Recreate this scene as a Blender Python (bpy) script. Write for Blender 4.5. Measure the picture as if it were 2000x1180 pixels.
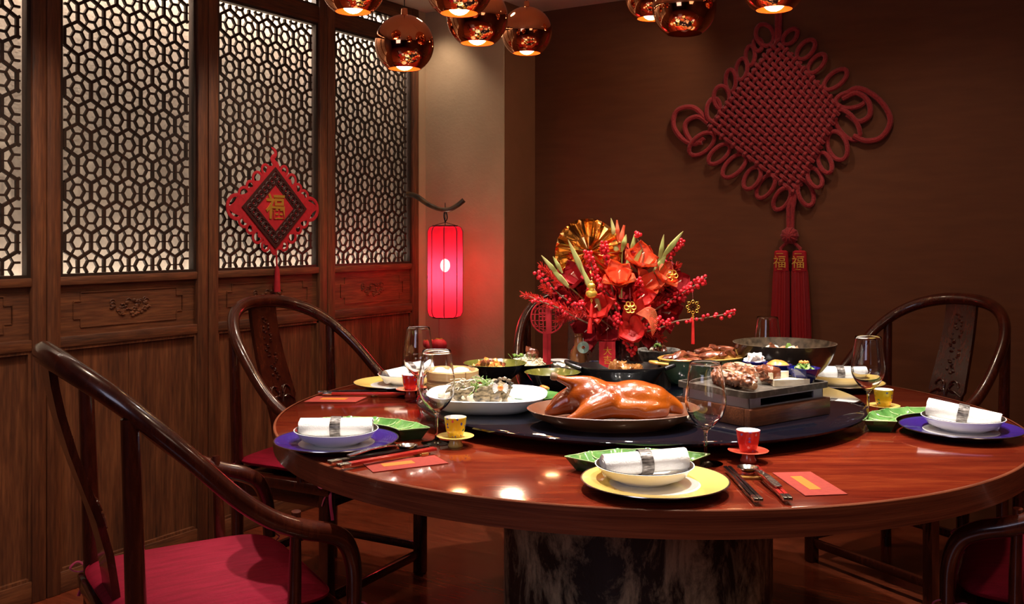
import bpy, bmesh, math, random
from mathutils import Vector, Matrix, Euler, noise
R = math.radians
PI = math.pi
random.seed(7)
scn = bpy.context.scene
col = scn.collection
for o in list(bpy.data.objects):
    bpy.data.objects.remove(o)

# ---------------------------------------------------------------- camera
cam = bpy.data.cameras.new('camera')
cam.sensor_width = 36
cam.lens = 36 * 1888 / 2000
cam.shift_y = -0.065
cam.clip_start = 0.05
co = bpy.data.objects.new('camera', cam)
co.location = (0, 0, 1.2457)
co.rotation_euler = (R(90), 0, 0)
col.objects.link(co)
scn.camera = co
# ---------------------------------------------------------------- world, exposure, room lights
w = bpy.data.worlds.new('world')
scn.world = w
w.use_nodes = True
w.node_tree.nodes['Background'].inputs[0].default_value = (1.0, 0.6, 0.42, 1)
w.node_tree.nodes['Background'].inputs[1].default_value = 0.02
scn.view_settings.view_transform = 'Standard'
scn.view_settings.look = 'None'
scn.view_settings.gamma = 1
scn.view_settings.use_curve_mapping = False
scn.view_settings.exposure = 0.0

def spot(loc, aim, power, size=60, blend=.6, color=(1, .83, .66), rad=.03):
    l = bpy.data.lights.new('ceiling_or_fill_spot', 'SPOT')
    l.energy = power; l.color = color; l.spot_size = R(size); l.spot_blend = blend; l.shadow_soft_size = rad
    o = bpy.data.objects.new('ceiling_or_fill_spot', l)
    o.location = loc
    o.rotation_euler = (Vector(aim) - Vector(loc)).to_track_quat('-Z', 'Y').to_euler()
    col.objects.link(o)
    return o

def area(loc, aim, power, sx, sy, color):
    l = bpy.data.lights.new('soft_light', 'AREA')
    l.shape = 'RECTANGLE'; l.size = sx; l.size_y = sy; l.energy = power; l.color = color
    o = bpy.data.objects.new('soft_light', l)
    o.location = loc
    o.rotation_euler = (Vector(aim) - Vector(loc)).to_track_quat('-Z', 'Y').to_euler()
    col.objects.link(o)
    return o

WARM = (1, .80, .62)
# downlights over the table
spot((.05, 2.35, 2.38), (.10, 2.30, .75), 175, 70, .8, (1, .93, .85), .025)
spot((.75, 2.35, 2.38), (.75, 2.30, .75), 175, 70, .8, (1, .93, .85), .025)
spot((.35, 3.15, 2.38), (.35, 3.10, .75), 145, 70, .8, (1, .93, .85), .025)
spot((-.35, 2.80, 2.38), (-.38, 2.70, .75), 110, 60, .8, (1, .93, .85), .025)
spot((1.15, 2.80, 2.38), (1.15, 2.70, .75), 110, 60, .8, (1, .93, .85), .025)
# wall washers
spot((-.42, 4.86, 2.40), (-.44, 5.14, 1.5), 8.5, 100, 1, (1, .80, .62), .03)
spot((1.0, 3.9, 2.40), (1.05, 4.65, .9), 12, 90, 1, WARM, .04)
spot((-1.15, 2.7, 2.40), (-1.72, 3.20, .55), 62, 74, 1, (1, .80, .62), .04)
spot((-.65, 3.7, 2.40), (-1.12, 4.15, .60), 44, 74, 1, (1, .80, .62), .04)
spot((-1.5, 1.9, 2.40), (-2.1, 2.5, .5), 40, 74, 1, (1, .80, .62), .04)
# added unseen fill lights that brighten the wall behind the lattice screens
_wr = -math.atan(.625)
def cavity(s, t, h, power, up):
    l = bpy.data.lights.new('cavity_fill', 'AREA'); l.shape = 'RECTANGLE'; l.size = .06; l.size_y = 2.7; l.energy = power; l.color = (1, .86, .72)
    o = bpy.data.objects.new('cavity_fill', l)
    x = -3.676 + math.cos(_wr) * s - math.sin(_wr) * t; y = math.sin(_wr) * s + math.cos(_wr) * t
    o.location = (x, y, h); o.rotation_euler = (PI if up else 0, 0, _wr)
    col.objects.link(o)
cavity(-.10, 4.6, 2.41, 34, False)
cavity(-.10, 4.6, 1.00, 7, True)
# soft cool light from the left, behind the camera
area((-1.6, -.8, 1.9), (-.3, 2.6, .6), 13, 1.2, 1.0, (.72, .74, 1.0))
# added wide spots under the ceiling for general fill
for _x, _y in ((-1.0, 2.2), (-.2, 3.9), (1.3, 3.4), (1.6, 1.8), (.35, 1.3)):
    spot((_x, _y, 2.40), (_x, _y, 0), 24, 150, 1, (1, .74, .52), .05)
spot((.95, 4.25, 2.40), (.10, 4.95, 1.5), 14, 90, 1, (1, .76, .52), .04)  # added fill spot that lifts the brown return beside the column
spot((.25, 2.35, 2.38), (.35, 3.1, 1.0), 60, 40, .8, (1, .84, .70), .03)  # added fill spot that brightens the flowers
area((1.6, -.6, 2.2), (.6, 2.8, .7), 7, 1.2, .8, (1, .72, .55))

# ---------------------------------------------------------------- node helpers
def nt_new(name):
    m = bpy.data.materials.new(name)
    m.use_nodes = True
    nt = m.node_tree
    return m, nt, nt.nodes['Principled BSDF']

def c4(c): return (c[0], c[1], c[2], 1)

def srgb(r, g, b):
    f = lambda v: (v / 255 / 12.92) if v / 255 <= .04045 else ((v / 255 + .055) / 1.055) ** 2.4
    return (f(r), f(g), f(b))

def mat(name, c, rough=.5, metal=0, c2=None, scale=30, stretch=(1, 1, 1), coat=0, bump=0, bscale=None, trans=0,
        ior=1.45, emit=None, estr=0, sheen=0, sss=0, lo=.35, hi=.65, detail=4, coatr=.05, alpha=1, spec=None):
    m, nt, p = nt_new(name)
    p.inputs['Base Color'].default_value = c4(c)
    p.inputs['Roughness'].default_value = rough
    p.inputs['Metallic'].default_value = metal
    p.inputs['Coat Weight'].default_value = coat
    p.inputs['Coat Roughness'].default_value = coatr
    p.inputs['IOR'].default_value = ior
    p.inputs['Transmission Weight'].default_value = trans
    if spec is not None: p.inputs['Specular IOR Level'].default_value = spec
    if alpha < 1: p.inputs['Alpha'].default_value = alpha
    if sheen:
        p.inputs['Sheen Weight'].default_value = sheen
    if sss:
        p.inputs['Subsurface Weight'].default_value = sss
        p.inputs['Subsurface Scale'].default_value = .02
    if emit:
        p.inputs['Emission Color'].default_value = c4(emit)
        p.inputs['Emission Strength'].default_value = estr
    if c2 or bump:
        tc = nt.nodes.new('ShaderNodeTexCoord')
        mp = nt.nodes.new('ShaderNodeMapping')
        mp.inputs['Scale'].default_value = stretch
        nt.links.new(tc.outputs['Object'], mp.inputs[0])
        no = nt.nodes.new('ShaderNodeTexNoise')
        no.inputs['Scale'].default_value = scale
        no.inputs['Detail'].default_value = detail
        nt.links.new(mp.outputs[0], no.inputs['Vector'])
        if c2:
            cr = nt.nodes.new('ShaderNodeValToRGB')
            cr.color_ramp.elements[0].position = lo; cr.color_ramp.elements[0].color = c4(c)
            cr.color_ramp.elements[1].position = hi; cr.color_ramp.elements[1].color = c4(c2)
            nt.links.new(no.outputs[0], cr.inputs[0])
            nt.links.new(cr.outputs[0], p.inputs['Base Color'])
        if bump:
            b = nt.nodes.new('ShaderNodeBump')
            b.inputs['Strength'].default_value = bump
            b.inputs['Distance'].default_value = .004
            if bscale:
                n2 = nt.nodes.new('ShaderNodeTexNoise')
                n2.inputs['Scale'].default_value = bscale
                nt.links.new(mp.outputs[0], n2.inputs['Vector'])
                nt.links.new(n2.outputs[0], b.inputs['Height'])
            else:
                nt.links.new(no.outputs[0], b.inputs['Height'])
            nt.links.new(b.outputs[0], p.inputs['Normal'])
    return m

def wood(name, ca, cb, cc, stretch, rough=.4, coat=0, bump=.15, big=1.2, coatr=.06):
    """three-tone grain: a long stretched noise plus fine pores"""
    m, nt, p = nt_new(name)
    p.inputs['Roughness'].default_value = rough
    p.inputs['Coat Weight'].default_value = coat
    p.inputs['Coat Roughness'].default_value = coatr
    tc = nt.nodes.new('ShaderNodeTexCoord')
    mp = nt.nodes.new('ShaderNodeMapping'); mp.inputs['Scale'].default_value = stretch
    nt.links.new(tc.outputs['Object'], mp.inputs[0])
    n1 = nt.nodes.new('ShaderNodeTexNoise'); n1.inputs['Scale'].default_value = big; n1.inputs['Detail'].default_value = 6
    n1.inputs['Distortion'].default_value = .6
    n2 = nt.nodes.new('ShaderNodeTexNoise'); n2.inputs['Scale'].default_value = big * 7; n2.inputs['Detail'].default_value = 5
    for n in (n1, n2): nt.links.new(mp.outputs[0], n.inputs['Vector'])
    cr = nt.nodes.new('ShaderNodeValToRGB')
    e = cr.color_ramp.elements
    e[0].position = .30; e[0].color = c4(ca)
    e[1].position = .70; e[1].color = c4(cc)
    k = e.new(.5); k.color = c4(cb)
    mx = nt.nodes.new('ShaderNodeMath'); mx.operation = 'MULTIPLY_ADD'
    mx.inputs[1].default_value = .45
    nt.links.new(n2.outputs[0], mx.inputs[0])
    m2 = nt.nodes.new('ShaderNodeMath'); m2.operation = 'MULTIPLY'; m2.inputs[1].default_value = .56
    nt.links.new(n1.outputs[0], m2.inputs[0])
    nt.links.new(m2.outputs[0], mx.inputs[2])
    nt.links.new(mx.outputs[0], cr.inputs[0])
    nt.links.new(cr.outputs[0], p.inputs['Base Color'])
    if bump:
        b = nt.nodes.new('ShaderNodeBump'); b.inputs['Strength'].default_value = bump; b.inputs['Distance'].default_value = .003
        nt.links.new(n2.outputs[0], b.inputs['Height']); nt.links.new(b.outputs[0], p.inputs['Normal'])
    return m

M = {}
M['screen'] = wood('old_elm', (.025, .007, .002), (.115, .034, .010), (.23, .080, .026), (9, 9, .8), .62, 0, .3, 2.0)
M['screen_h'] = wood('old_elm_rail', (.025, .007, .002), (.115, .034, .010), (.23, .080, .026), (9, .8, 9), .62, 0, .3, 2.0)
M['lattice'] = wood('lattice_elm', (.007, .0024, .001), (.019, .007, .0028), (.036, .012, .005), (6, 6, 2), .55, 0, .1, 3)
M['rose'] = wood('rosewood', (.014, .002, .0015), (.045, .007, .003), (.085, .016, .006), (8, 8, 1.5), .24, .5, .03, 2.0)
M['table'] = wood('table_veneer', (.072, .0065, .0035), (.138, .0145, .0055), (.225, .034, .0095), (1.2, 9, 6), .11, .6, .02, 1.6)
M['edge'] = wood('table_edge', (.075, .016, .008), (.17, .042, .018), (.28, .075, .032), (.6, .6, 26), .28, .3, .2, 1.6)
M['boxwood'] = wood('brown_board', (.03, .009, .004), (.095, .028, .011), (.18, .055, .02), (1.5, 12, 12), .4, .2, .2, 2.5)
M['plaster'] = mat('plaster', (.42, .30, .185), .85, c2=(.50, .36, .225), scale=3, bump=.25, bscale=60)
M['brownwall'] = mat('brown_wall_fabric', (.115, .034, .009), .75, c2=(.135, .041, .011), scale=5, bump=.2, bscale=300, stretch=(1, 1, 6))
M['brownwall2'] = mat('brown_wall_fabric_light', (.20, .075, .030), .75, c2=(.23, .085, .036), scale=5, bump=.2, bscale=300)
M['ceil'] = mat('ceiling_paint', (.72, .60, .50), .8)
M['floor'] = wood('floor_boards', (.07, .013, .006), (.17, .032, .013), (.28, .058, .022), (1, 7, 1), .22, .3, .05, 1.5)
M['backing'] = mat('backing_plaster', (.50, .43, .35), .9, c2=(.66, .58, .48), scale=16, bump=.3, bscale=90, lo=.3, hi=.6, detail=8)
M['crimson'] = mat('crimson_silk', (.20, .003, .015), .6, c2=(.27, .005, .024), scale=12, stretch=(1, 8, 1), bump=.6, bscale=170, spec=.15)
M['white'] = mat('white_porcelain', (.82, .80, .77), .12, coat=.4)
M['cloth'] = mat('white_terry', (.93, .92, .90), .9, bump=.35, scale=260, sheen=.3)
M['dark'] = mat('dark_line', (.02, .012, .01), .4)
M['yellow'] = mat('yellow_glaze', (.80, .56, .15), .2, coat=.5)
M['purple'] = mat('purple_glaze', (.032, .012, .17), .2, coat=.6)
M['rim'] = mat('silver_rim', (.6, .56, .5), .2, metal=1)
M['underglaze'] = mat('dark_underglaze', (.02, .02, .05), .25, coat=.4)
M['green'] = mat('green_glaze', (.05, .16, .03), .16, c2=(.14, .30, .08), scale=18, coat=.6)
M['greenridge'] = mat('pale_green_glaze', (.42, .60, .25), .16, coat=.6)
M['glass'] = mat('clear_glass', (1, 1, 1), .0, trans=1, ior=1.45)
M['blackglass'] = mat('black_glass', (.004, .004, .008), .04, coat=1, coatr=.02)
M['silver'] = mat('silver', (.75, .72, .68), .18, metal=1, bump=.3, scale=160)
M['black'] = mat('black_lacquer', (.012, .008, .008), .15, coat=.6)
M['redlac'] = mat('red_lacquer', (.38, .02, .015), .2, coat=.6)
M['envelope'] = mat('red_paper', (.25, .021, .011), .85, c2=(.29, .028, .015), scale=90, bump=.2)
M['envgold'] = mat('gold_print', (.50, .15, .012), .5)
M['copper'] = mat('copper_mirror', (.80, .33, .16), .06, metal=1)
M['copperin'] = mat('copper_inside', (.95, .50, .22), .35, metal=1)
M['bulb'] = mat('lamp_bulb', (1, .8, .5), .5, emit=(1, .62, .28), estr=34)
M['brown_clay'] = mat('brown_clay', (.085, .028, .013), .38, c2=(.13, .045, .02), scale=12, coat=.2)
M['castiron'] = mat('black_cast_iron', (.012, .010, .010), .3, coat=.3, bump=.1, scale=120)
M['stone'] = mat('grey_stone', (.07, .065, .06), .7, c2=(.26, .24, .21), scale=70, bump=.5)
M['darkstone'] = mat('dark_stone_tray', (.045, .036, .028), .45, c2=(.16, .13, .10), scale=60, bump=.2, lo=.45, hi=.8)
M['steel'] = mat('grey_steel', (.36, .38, .44), .4, metal=.3)
M['olive'] = mat('olive_glaze', (.075, .075, .012), .2, c2=(.13, .125, .022), scale=40, coat=.6)
M['blue'] = mat('blue_glaze', (.006, .010, .14), .15, coat=.8)
M['teal'] = mat('green_casserole', (.025, .06, .035), .25, c2=(.10, .13, .06), scale=14, coat=.6, stretch=(1, 1, .4))
M['tan'] = mat('tan_rim', (.52, .27, .06), .3, coat=.3)
M['bamboo'] = mat('bamboo', (.58, .33, .13), .5, c2=(.70, .43, .19), scale=8, stretch=(1, 1, 14))
M['gold'] = mat('gold', (.95, .60, .10), .28, metal=.75, bump=.4, scale=120)
M['foil'] = mat('bronze_foil', (.85, .45, .14), .16, metal=1, bump=.3, scale=30)
M['berry'] = mat('red_berry', (.72, .016, .03), .22, coat=.5)
M['twig'] = mat('twig', (.22, .13, .08), .7)
M['leafgreen'] = mat('bud_green', (.30, .36, .09), .5, c2=(.48, .46, .17), scale=25, stretch=(1, 1, .2), sss=.1)
M['coral'] = mat('coral_petal', (.82, .10, .035), .5, c2=(.90, .19, .08), scale=20, sss=.15)
M['redpetal'] = mat('red_petal', (.55, .010, .012), .5, c2=(.68, .03, .02), scale=20, sss=.1)
M['redfelt'] = mat('red_felt', (.36, .007, .014), .75, c2=(.44, .010, .02), scale=60)
M['darkfelt'] = mat('dark_brown_felt', (.035, .006, .005), .6)
M['cord'] = mat('red_cord', (.24, .006, .010), .6, c2=(.34, .012, .018), scale=130, bump=.9, bscale=260, sheen=.2)
M['tassel'] = mat('red_tassel', (.26, .005, .007), .5, bump=.5, scale=200, stretch=(1, 1, .02))
M['pinktie'] = mat('pink_tie', (.55, .03, .12), .5, sheen=.3)
# ---------------------------------------------------------------- mesh helpers
def link(name, verts, faces, m, parent=None, smooth=True, ang=38, loc=None, rot=None, mats=None, fmat=None):
    me = bpy.data.meshes.new(name)
    me.from_pydata([tuple(v) for v in verts], [], faces)
    if mats:
        for x in mats: me.materials.append(x)
        if fmat: me.polygons.foreach_set('material_index', fmat)
    elif m: me.materials.append(m)
    if smooth:
        me.polygons.foreach_set('use_smooth', [True] * len(me.polygons))
        me.set_sharp_from_angle(angle=R(ang))
    me.update()
    o = bpy.data.objects.new(name, me)
    col.objects.link(o)
    if parent: o.parent = parent
    if loc is not None: o.location = loc
    if rot is not None: o.rotation_euler = rot
    return o

def bez(p, n):
    """catmull-rom through the points"""
    p = [Vector(q) for q in p]
    out = []
    for i in range(len(p) - 1):
        a = p[i - 1] if i else p[0] * 2 - p[1]
        b, c = p[i], p[i + 1]
        d = p[i + 2] if i + 2 < len(p) else c * 2 - b
        for k in range(n):
            t = k / n
            out.append(.5 * ((2 * b) + (c - a) * t + (2 * a - 5 * b + 4 * c - d) * t * t + (3 * b - a - 3 * c + d) * t ** 3))
    out.append(p[-1])
    return out

def lerpr(rs, n):
    out = []
    for i in range(len(rs) - 1):
        for k in range(n): out.append(rs[i] + (rs[i + 1] - rs[i]) * k / n)
    return out + [rs[-1]]

class MB:
    def __init__(s): s.v = []; s.f = []; s.mi = []; s.T = Matrix()
    def add(s, v, f, mi=0):
        n = len(s.v)
        s.v += [s.T @ Vector(q) for q in v]
        s.f += [tuple(i + n for i in g) for g in f]
        s.mi += [mi] * len(f)
        return s
    def box(s, x0, x1, y0, y1, z0, z1, mi=0, bev=0):
        if bev:
            return s.bbox(x0, x1, y0, y1, z0, z1, bev, mi)
        v = [(x, y, z) for z in (z0, z1) for y in (y0, y1) for x in (x0, x1)]
        return s.add(v, [(0, 2, 3, 1), (4, 5, 7, 6), (0, 1, 5, 4), (2, 6, 7, 3), (0, 4, 6, 2), (1, 3, 7, 5)], mi)
    def bbox(s, x0, x1, y0, y1, z0, z1, b, mi=0):
        bm = bmesh.new()
        r = bmesh.ops.create_cube(bm, size=1)
        for v in bm.verts: v.co = ((x0 + x1) / 2 + v.co.x * (x1 - x0), (y0 + y1) / 2 + v.co.y * (y1 - y0), (z0 + z1) / 2 + v.co.z * (z1 - z0))
        bmesh.ops.bevel(bm, geom=bm.edges[:], offset=b, segments=2, affect='EDGES', profile=.5)
        bm.verts.index_update()
        s.add([v.co.copy() for v in bm.verts], [tuple(v.index for v in f.verts) for f in bm.faces], mi)
        bm.free(); return s
    def bar(s, a, b, wd, dp, nrm=(0, 0, 1), mi=0):
        """box from a to b, width wd across, depth dp along nrm"""
        a, b = Vector(a), Vector(b)
        d = (b - a)
        if d.length < 1e-6: return s
        d.normalize(); n = Vector(nrm).normalized(); q = d.cross(n).normalized()
        v = []
        for e in (a, b):
            for i, j in ((-1, -1), (1, -1), (1, 1), (-1, 1)): v.append(e + q * (i * wd / 2) + n * (j * dp / 2))
        return s.add(v, [(3, 2, 1, 0), (4, 5, 6, 7), (0, 1, 5, 4), (1, 2, 6, 5), (2, 3, 7, 6), (3, 0, 4, 7)], mi)
    def tube(s, path, rad, n=12, closed=False, flat=1, mi=0, up=None):
        path = [Vector(p) for p in path]
        N = len(path)
        if not hasattr(rad, '__len__'): rad = [rad] * N
        tn = []
        for i in range(N):
            if closed: t = path[(i + 1) % N] - path[i - 1]
            else: t = path[min(i + 1, N - 1)] - path[max(i - 1, 0)]
            tn.append(t.normalized() if t.length > 1e-9 else Vector((0, 0, 1)))
        u = Vector(up) if up else (Vector((0, 0, 1)) if abs(tn[0].z) < .9 else Vector((1, 0, 0)))
        v = []
        for i in range(N):
            t = tn[i]
            u = (u - t * u.dot(t))
            u = u.normalized() if u.length > 1e-6 else t.orthogonal().normalized()
            b = t.cross(u)
            for k in range(n):
                a = 2 * PI * k / n
                v.append(path[i] + (u * math.cos(a) * flat + b * math.sin(a)) * rad[i])
        f = []
        for i in range(N if closed else N - 1):
            j = (i + 1) % N
            for k in range(n):
                l = (k + 1) % n
                f.append((i * n + k, i * n + l, j * n + l, j * n + k))
        if not closed:
            f.append(tuple(range(n))[::-1]); f.append(tuple((N - 1) * n + k for k in range(n)))
        return s.add(v, f, mi)
    def lathe(s, prof, n=48, sx=1, sy=1, mi=0, a0=0, a1=2 * PI, cap=False, wob=None):
        """prof: (r, z) list, closed with poles when r == 0"""
        full = abs(a1 - a0 - 2 * PI) < 1e-6
        cols = n if full else n + 1
        v = []; f = []; idx = []
        for (r, z) in prof:
            if r <= 1e-7:
                idx.append([len(v)] * cols); v.append((0, 0, z))
            else:
                row = []
                for k in range(cols):
                    a = a0 + (a1 - a0) * k / n
                    q = wob(a) if wob else 1
                    row.append(len(v)); v.append((r * q * math.cos(a) * sx, r * q * math.sin(a) * sy, z))
                idx.append(row)
        for i in range(len(prof) - 1):
            for k in range(n):
                l = (k + 1) % cols
                q = [idx[i][k], idx[i][l], idx[i + 1][l], idx[i + 1][k]]
                g = []
                for x in q:
                    if x not in g: g.append(x)
                if len(g) > 2: f.append(tuple(g))
        return s.add(v, f, mi)
    def ico(s, c, r, sub=2, mi=0, nz=0, fr=3, seed=0):
        bm = bmesh.new()
        bmesh.ops.create_icosphere(bm, subdivisions=sub, radius=1)
        r = r if hasattr(r, '__len__') else (r, r, r)
        for v in bm.verts:
            d = 1 + (noise.noise(v.co * fr + Vector((seed * 7.3, seed * 3.1, seed))) * nz if nz else 0)
            v.co = Vector((v.co.x * r[0] * d, v.co.y * r[1] * d, v.co.z * r[2] * d))
        bm.verts.index_update()
        s.add([v.co + Vector(c) for v in bm.verts], [tuple(v.index for v in f.verts) for f in bm.faces], mi)
        bm.free(); return s
    def prism(s, pts, z0, z1, mi=0):
        """outline pts (x, y), convex or simple, extruded"""
        n = len(pts)
        v = [(p[0], p[1], z0) for p in pts] + [(p[0], p[1], z1) for p in pts]
        f = [tuple(range(n))[::-1], tuple(range(n, 2 * n))] + [(i, (i + 1) % n, n + (i + 1) % n, n + i) for i in range(n)]
        return s.add(v, f, mi)
    def build(s, name, m, parent=None, **k):
        if isinstance(m, (list, tuple)):
            return link(name, s.v, s.f, None, parent, mats=m, fmat=s.mi, **k)
        return link(name, s.v, s.f, m, parent, **k)

def tag(o, label=None, cat=None, group=None, kind=None):
    if label: o['label'] = label
    if cat: o['category'] = cat
    if group: o['group'] = group
    if kind: o['kind'] = kind
    return o

def thing(name, label, cat, loc=(0, 0, 0), rz=0, group=None, kind=None):
    o = bpy.data.objects.new(name, None)
    o.empty_display_size = .05
    o.location = loc; o.rotation_euler = (0, 0, rz)
    col.objects.link(o)
    return tag(o, label, cat, group, kind)

def kids(o): return [c for c in bpy.data.objects if c.parent == o]

def dup(root, loc=None, rz=None, label=None, group=None, rot=None, scale=None):
    def cp(o, par):
        c = o.copy(); col.objects.link(c); c.parent = par
        for ch in KIDS.get(o.name, []): cp(ch, c)
        return c
    KIDS = {}
    for q in bpy.data.objects:
        if q.parent: KIDS.setdefault(q.parent.name, []).append(q)
    r = cp(root, None)
    if loc is not None: r.location = loc
    if rz is not None: r.rotation_euler = (0, 0, rz)
    if rot is not None: r.rotation_euler = rot
    if scale is not None: r.scale = (scale,) * 3
    if label: r['label'] = label
    if group: r['group'] = group
    return r

def evalmesh(o, name):
    dg = bpy.context.evaluated_depsgraph_get()
    dg.update()
    return bpy.data.meshes.new_from_object(o.evaluated_get(dg))

def blob(name, mb, m, parent=None, voxel=.004, smooth=6, loc=None, rot=None, post=None):
    """fuse overlapping shapes of a builder into one continuous skin"""
    me = bpy.data.meshes.new(name)
    me.from_pydata([tuple(v) for v in mb.v], [], mb.f)
    o = bpy.data.objects.new(name, me); col.objects.link(o)
    r = o.modifiers.new('r', 'REMESH'); r.mode = 'VOXEL'; r.voxel_size = voxel
    sm = o.modifiers.new('s', 'SMOOTH'); sm.factor = .6; sm.iterations = smooth
    nm = evalmesh(o, name)
    bpy.data.objects.remove(o); bpy.data.meshes.remove(me)
    nm.name = name
    nm.materials.clear(); nm.materials.append(m)
    if post:
        for v in nm.vertices: v.co = post(v.co)
    nm.polygons.foreach_set('use_smooth', [True] * len(nm.polygons))
    o = bpy.data.objects.new(name, nm); col.objects.link(o)
    if parent: o.parent = parent
    if loc is not None: o.location = loc
    if rot is not None: o.rotation_euler = rot
    return o

def text(name, body, size, m, parent=None, loc=(0, 0, 0), rot=(0, 0, 0), depth=.001, bold=0, label=None):
    cu = bpy.data.curves.new(name, 'FONT')
    cu.body = body; cu.size = size; cu.extrude = depth; cu.offset = bold
    cu.align_x = 'CENTER'; cu.align_y = 'CENTER'
    t = bpy.data.objects.new(name, cu); col.objects.link(t)
    me = evalmesh(t, name)
    bpy.data.objects.remove(t); bpy.data.curves.remove(cu)
    me.materials.clear(); me.materials.append(m)
    o = bpy.data.objects.new(name, me); col.objects.link(o)
    o.parent = parent; o.location = loc; o.rotation_euler = rot
    return o

# ---------------------------------------------------------------- room shell.  local frame: x = s (along brown wall), y = t (along screen wall)
W0 = Vector((-3.676, 0, 0))
WR = -math.atan(.625)
UX = Vector((math.cos(WR), math.sin(WR), 0)); UY = Vector((-math.sin(WR), math.cos(WR), 0))
CEIL = 2.43
def room(name, mb, m, kind='structure', **k):
    o = mb.build(name, m, None, loc=W0, rot=(0, 0, WR), **k)
    o['kind'] = kind
    return o
def P(s, t, h): return W0 + UX * s + UY * t + Vector((0, 0, h))

room('floor', MB().box(-.3, 5.2, -2.2, 6.8, -.10, 0), M['floor'])
room('ceiling', MB().box(-.3, 5.2, -2.2, 6.8, CEIL, CEIL + .1), M['ceil'])
T0 = 3.912; TW = .695
room('wall_left', MB().box(-.25, -.03, -2.2, T0 - TW, 0, CEIL), M['screen'])
room('wall_left_backing', MB().box(-.30, -.17, T0 - TW, 6.10, 0, CEIL), M['backing'])
room('wall_corner', MB().box(-.075, .0, T0 - TW + 4 * TW, 6.10, 0, CEIL), M['plaster'])
room('wall_column', MB().box(-.075, .494, 6.068, 6.6, 0, CEIL, bev=.004), M['plaster'])
room('trim_1', MB().box(.488, .497, 6.074, 6.40, 0, CEIL), M['brownwall2'])
room('wall_brown', MB().box(.45, 5.2, 6.372, 6.6, 0, CEIL), M['brownwall'])
room('wall_right', MB().box(5.0, 5.2, -2.2, 6.45, 0, CEIL), M['brownwall'])
room('wall_back', MB().box(-.25, 5.1, -2.2, -2.05, 0, CEIL), M['brownwall'])

# ---- hexagon lattice doors
def clip(a, b, w, h):
    (x0, y0), (x1, y1) = a, b
    t0, t1 = 0, 1
    dx, dy = x1 - x0, y1 - y0
    for p, q in ((-dx, x0), (dx, w - x0), (-dy, y0), (dy, h - y0)):
        if abs(p) < 1e-9:
            if q < 0: return None
        else:
            r = q / p
            if p < 0: t0 = max(t0, r)
            else: t1 = min(t1, r)
    if t0 >= t1 - 1e-3: return None
    return (x0 + dx * t0, y0 + dy * t0), (x0 + dx * t1, y0 + dy * t1)

def lattice_mb(wd, ht, A=.0523, y_off=.0193):
    """pointy cells, an inner flat hexagon in each, spokes to the middle of the cell sides. y = along wall, z = up"""
    mb = MB()
    ro = A / math.cos(PI / 6); ri = .51 * A
    row = 1.5 * ro
    def seg(a, b, w_):
        c = clip(a, b, wd, ht)
        if c: mb.bar((0, c[0][0], c[0][1]), (0, c[1][0], c[1][1]), w_, .011, (1, 0, 0))
    nrow = int(ht / row) + 3
    for j in range(-1, nrow):
        cy = y_off + row * j
        for i in range(-1, int(wd / (2 * A)) + 2):
            cx = 2 * A * i + (A if j % 2 else 0)
            for k in range(6):
                a = R(60 * k); b = R(60 * k + 60)
                seg((cx + ri * math.cos(a), cy + ri * math.sin(a)), (cx + ri * math.cos(b), cy + ri * math.sin(b)), .0082)
                seg((cx + ri * math.cos(a), cy + ri * math.sin(a)), (cx + A * math.cos(a), cy + A * math.sin(a)), .0048)
            for k in range(3):
                a = R(60 * k - 30); b = R(60 * k + 30)
                seg((cx + ro * math.cos(a), cy + ro * math.sin(a)), (cx + ro * math.cos(b), cy + ro * math.sin(b)), .0112)
    return mb

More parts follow.
